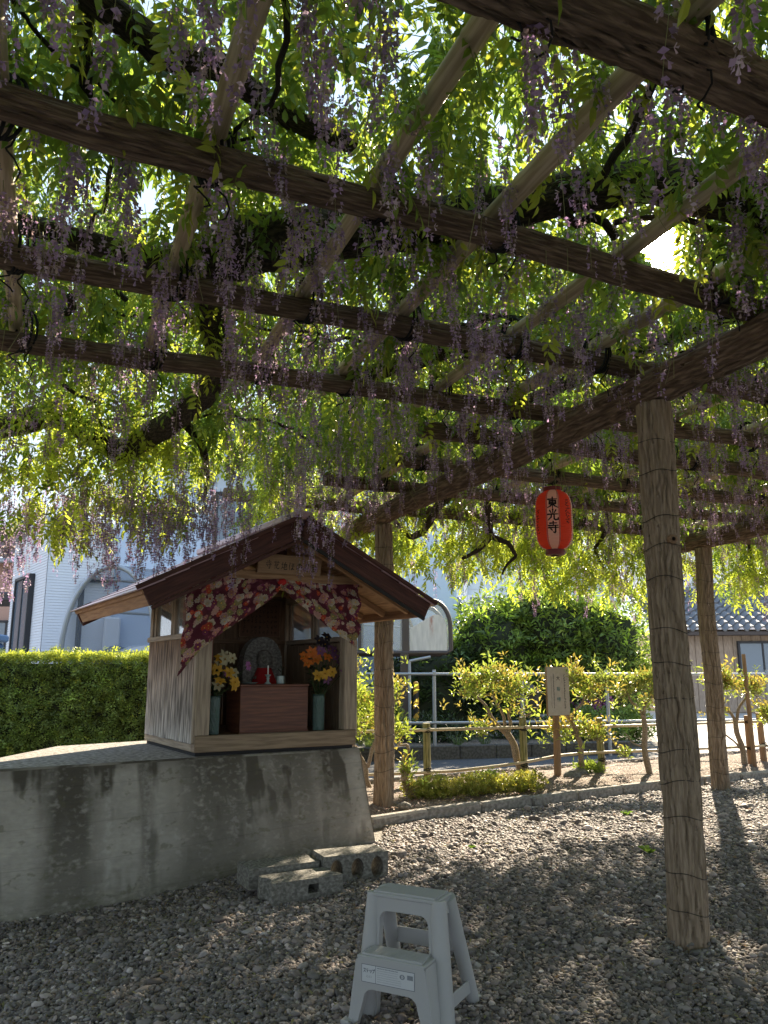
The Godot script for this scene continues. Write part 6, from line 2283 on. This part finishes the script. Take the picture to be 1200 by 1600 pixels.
	# wandering thinner stems
	for i in 46:
		var q := rng.randf_range(-3.0, 7.0)
		var s := rng.randf_range(0.4, edge_of(q) - 0.5)
		var dir := rng.randf() * TAU
		var pts := []
		var rad := []
		var r := rng.randf_range(0.005, 0.018)
		var y := rng.randf_range(2.62, 2.80)
		for j in 22:
			dir += rng.randfn(0, 0.28)
			s += cos(dir) * 0.075
			q += sin(dir) * 0.075
			y = clampf(y + rng.randfn(0, 0.02), 2.60, 2.90)
			pts.append(G(s, q, y))
			rad.append(r * (1.0 - 0.6 * j / 21.0))
		if pts.any(in_gap):
			continue
		var m := MB.new()
		m.tube(pts, rad, 8)
		put("stem", m, M.vine, t)
	# leaves
	var shapes := []
	for i in 6:
		shapes.append(compound_leaf(100 + i))
	var dens := noise(0.55, 3, FastNoiseLite.TYPE_SIMPLEX_SMOOTH, 14)
	var fine := noise(2.6, 2, FastNoiseLite.TYPE_SIMPLEX_SMOOTH, 15)
	var to_sun := Vector3(0.351, 0.526, -0.914).normalized()
	var place := []
	var young := {}
	for i in 14500:
		var s := rng.randf_range(-3.6, 6.75)
		var q := rng.randf_range(-5.0, 9.2)
		if s > edge_of(q) - 0.2:
			continue
		var f := rng.randf()
		var at := G(s, q, 0)
		var d := dens.get_noise_2d(s, q)
		var d2 := fine.get_noise_2d(s, q)
		if 0.30 + 0.6 * d + 0.5 * d2 < rng.randf_range(-0.45, 0.25):
			continue
		at.y = 2.72 + 0.46 * pow(f, 1.25) + 0.08 * d
		if q < 1.2 and s > 2.9 and s < 4.7:        # bare underside round the snaking limb
			at.y = maxf(at.y, 2.80 + 0.2 * f)
		shoot(place, at, 4)
	# the upper storey of the vine, thick where the stems run and open between
	for i in 7200:
		var s := rng.randf_range(-3.6, 6.6)
		var q := rng.randf_range(-5.0, 9.2)
		if s > edge_of(q) - 0.35:
			continue
		if dens.get_noise_2d(s * 1.25 + 17.0, q * 1.25) < 0.01:
			continue
		shoot(place, G(s, q, 3.0 + 0.38 * rng.randf()), 4)
	# skirts of young shoots drooping over the outer edge
	for i in 2500:
		var q := rng.randf_range(-5.0, 9.2)
		var s := edge_of(q) - 0.45 + rng.randf_range(0.0, 0.85)
		var low := 2.06 + 0.50 * fine.get_noise_2d(q * 0.42, 3.0) + 0.12 * dens.get_noise_2d(q * 2.0, 8.0)
		if q < 1.5:
			low += 0.10
		if rng.randf() > 0.80 - 1.2 * fine.get_noise_2d(q * 0.42, 3.0):
			continue
		var at := G(s, q, 0)
		at.y = lerpf(low, 2.85, pow(rng.randf(), 0.85))
		var from := place.size()
		shoot(place, at, 3)
		for k in range(from, place.size()):
			young[k] = true
	var buckets := [[], [], [], [], [], []]
	var tints := [[], [], [], [], [], []]
	var near := []
	for pi in place.size():
		var p: Vector3 = place[pi]
		var v: Vector3 = p - eye
		var off: float = (v - to_sun * v.dot(to_sun)).length()
		if v.length() < 0.9:
			continue
		var yaw := rng.randf() * TAU
		var pitch := -rng.randf_range(0.1, 1.25)
		var k := rng.randf_range(0.78, 1.18)
		var basis := Basis(Vector3.UP, yaw) * Basis(Vector3(0, 0, 1), pitch) * Basis(Vector3(1, 0, 0), rng.randfn(0, 0.45))
		if off < 0.45 and (in_gap(p + basis.x * 0.05 * k) or in_gap(p + basis.x * 0.12 * k - Vector3(0, 0.02, 0)) or in_gap(p + basis.x * 0.19 * k - Vector3(0, 0.05, 0))):
			continue
		var c := Color(0.235, 0.34, 0.058)
		var yng := rng.randf()
		if yng < (0.75 if young.has(pi) else 0.33):
			c = Color(0.50, 0.58, 0.08) if young.has(pi) else Color(0.44, 0.50, 0.07)
		elif yng < 0.40:
			c = Color(0.15, 0.25, 0.05)
		c *= exp(rng.randfn(0, 0.18))
		var b := rng.randi() % 6
		var xf := Transform3D(basis.scaled(Vector3(k, k, k)), p)
		var front: float = (v * Vector3(1, 0.980, 1)).dot(Vector3(0, 0.1977, -0.980))
		var inside := front > 0.5 and absf(v.x) < front * 0.48 and absf(v.y * 0.980 + v.z * 0.1977) < front * 0.64
		if inside and v.length() < 2.35 and near.size() < 300:
			near.append([xf, b, c])
		else:
			buckets[b].append(xf)
			tints[b].append(c)
	for k in near:
		var o := put("leaf", shapes[k[1]], leaf_tint(k[2]), t)
		o.transform = k[0]
	for b in 6:
		many("foliage", shapes[b], M.leaf, buckets[b], tints[b], t)
	# racemes
	var rs := []
	for i in 10:
		rs.append(raceme_mesh(300 + i, [0.20, 0.26, 0.30, 0.34, 0.24, 0.40, 0.46, 0.30, 0.22, 0.36][i], [0.85, 0.7, 0.6, 0.55, 0.95, 0.5, 0.42, 0.75, 0.35, 0.3][i]))
	var spots := []
	for i in 4600:
		var s := rng.randf_range(0.2, 6.7)
		var q := rng.randf_range(-3.6, 8.6)
		var d := dens.get_noise_2d(s * 1.3 + 40.0, q * 1.3)
		if d < rng.randf_range(-0.55, 0.12) or s > edge_of(q):
			continue
		if q < 1.4 and s > 4.0 and rng.randf() < 0.85:
			continue
		var at := G(s, q, 0)
		at.y = 2.52 + 0.22 * rng.randf()
		spots.append([at, rng.randi() % 10, rng.randf_range(0.7, 1.15)])
	for i in 900:            # the outer edge hangs longest
		var q := rng.randf_range(-3.6, 8.6)
		if fine.get_noise_2d(q * 0.7, 21.0) < rng.randf_range(-0.35, 0.2):
			continue
		var s := edge_of(q) - 0.4 + rng.randf_range(0.0, 0.7)
		var at := G(s, q, 0)
		at.y = rng.randf_range(2.12, 2.6)
		spots.append([at, [3, 5, 6, 9, 8, 2][rng.randi() % 6], rng.randf_range(0.8, 1.25)])
	for k in [[-2.35, 5.0, 26], [-1.75, 4.85, 34], [-1.35, 4.7, 30], [-1.0, 4.75, 26], [-0.55, 4.9, 22]]:        # long strands before the houses at the left
		for i in k[2]:
			spots.append([P(k[0] + rng.randfn(0, 0.15), rng.randf_range(1.98, 2.32), k[1] + rng.randfn(0, 0.15)), [3, 5, 6, 9, 6, 3][rng.randi() % 6], rng.randf_range(0.75, 1.1)])
	for k in spots:
		k.append((k[0] - eye).length())
	spots.sort_custom(func(a, b): return a[3] < b[3])
	var placed := 0
	var rest := []
	var rtint := []
	for i in 10:
		rest.append([])
		rtint.append([])
	for k in spots:
		var at: Vector3 = k[0]
		var v := at - eye
		if v.length() < 1.45 or in_gap(at) or in_gap(at - Vector3(0, 0.1, 0)) or in_gap(at - Vector3(0, 0.2, 0)) or in_gap(at - Vector3(0, 0.3, 0)):
			continue
		var xf := Transform3D(Basis(Vector3.UP, rng.randf() * TAU).scaled(Vector3(k[2], k[2], k[2])) * Basis(Vector3(1, 0, 0), rng.randfn(0, 0.05)), at)
		var front: float = v.dot(Vector3(0, 0.1977, -0.980))
		var inside := front > 0.4 and absf(v.x) < front * 0.50 and absf(v.y * 0.980 + v.z * 0.1977) < front * 0.66
		if inside and placed < 300:
			placed += 1
			var o := put("raceme", rs[k[1]], M.petal, t)
			o.transform = xf
		else:
			rest[k[1]].append(xf)
			rtint[k[1]].append(Color.WHITE * rng.randf_range(0.8, 1.15))
	for i in 10:
		many("raceme_mass", rs[i], M.petal, rest[i], rtint[i], t)
	# bare hanging stalks and young tendrils
	var td := MB.new()
	td.col = Color(0.30, 0.30, 0.14)
	for i in 300:
		var s := rng.randf_range(0.8, 6.7)
		var q := rng.randf_range(-3.0, 7.5)
		var p := G(s, q, rng.randf_range(2.45, 2.6))
		if s > edge_of(q) or in_gap(p - Vector3(0, 0.1, 0)):
			continue
		var l := rng.randf_range(0.2, 0.55)
		var sx := rng.randfn(0, 0.10)
		var pts := []
		var rad := []
		for j in 7:
			var u := j / 6.0
			pts.append(p + Vector3(sx * u * u * l * 2.0, -l * u, 0.05 * sin(u * 3.0 + i) * l))
			rad.append(0.0013)
		td.tube(pts, rad, 3, 1.0, false)
	tag(put("tendrils", td, M.petal, t), "", "", "", "stuff")

func in_gap(p: Vector3) -> bool:        # the little opening the low sun shines through
	var d := Vector3(0.351, 0.526, -0.914).normalized()
	var v := p - eye
	return v.dot(d) > 0.0 and (v - d * v.dot(d)).length() < 0.085

func edge_of(q: float) -> float:        # how far out the vine reaches
	return lerpf(5.35, 6.75, smoothstep(0.9, 2.1, q))

func shoot(place: Array, at: Vector3, n: int) -> void:
	var dir := Vector3(rng.randfn(), -0.35, rng.randfn()).normalized()
	for k in n:
		place.append(at + dir * 0.075 * k + Vector3(rng.randfn(), rng.randfn(), rng.randfn()) * 0.018)

var leaf_mats := {}
func leaf_tint(c: Color) -> Material:
	var key := int(c.g * 40.0)
	if not leaf_mats.has(key):
		var m: StandardMaterial3D = M.leaf.duplicate()
		m.albedo_color = lin(c.r, c.g, c.b)
		leaf_mats[key] = m
	return leaf_mats[key]
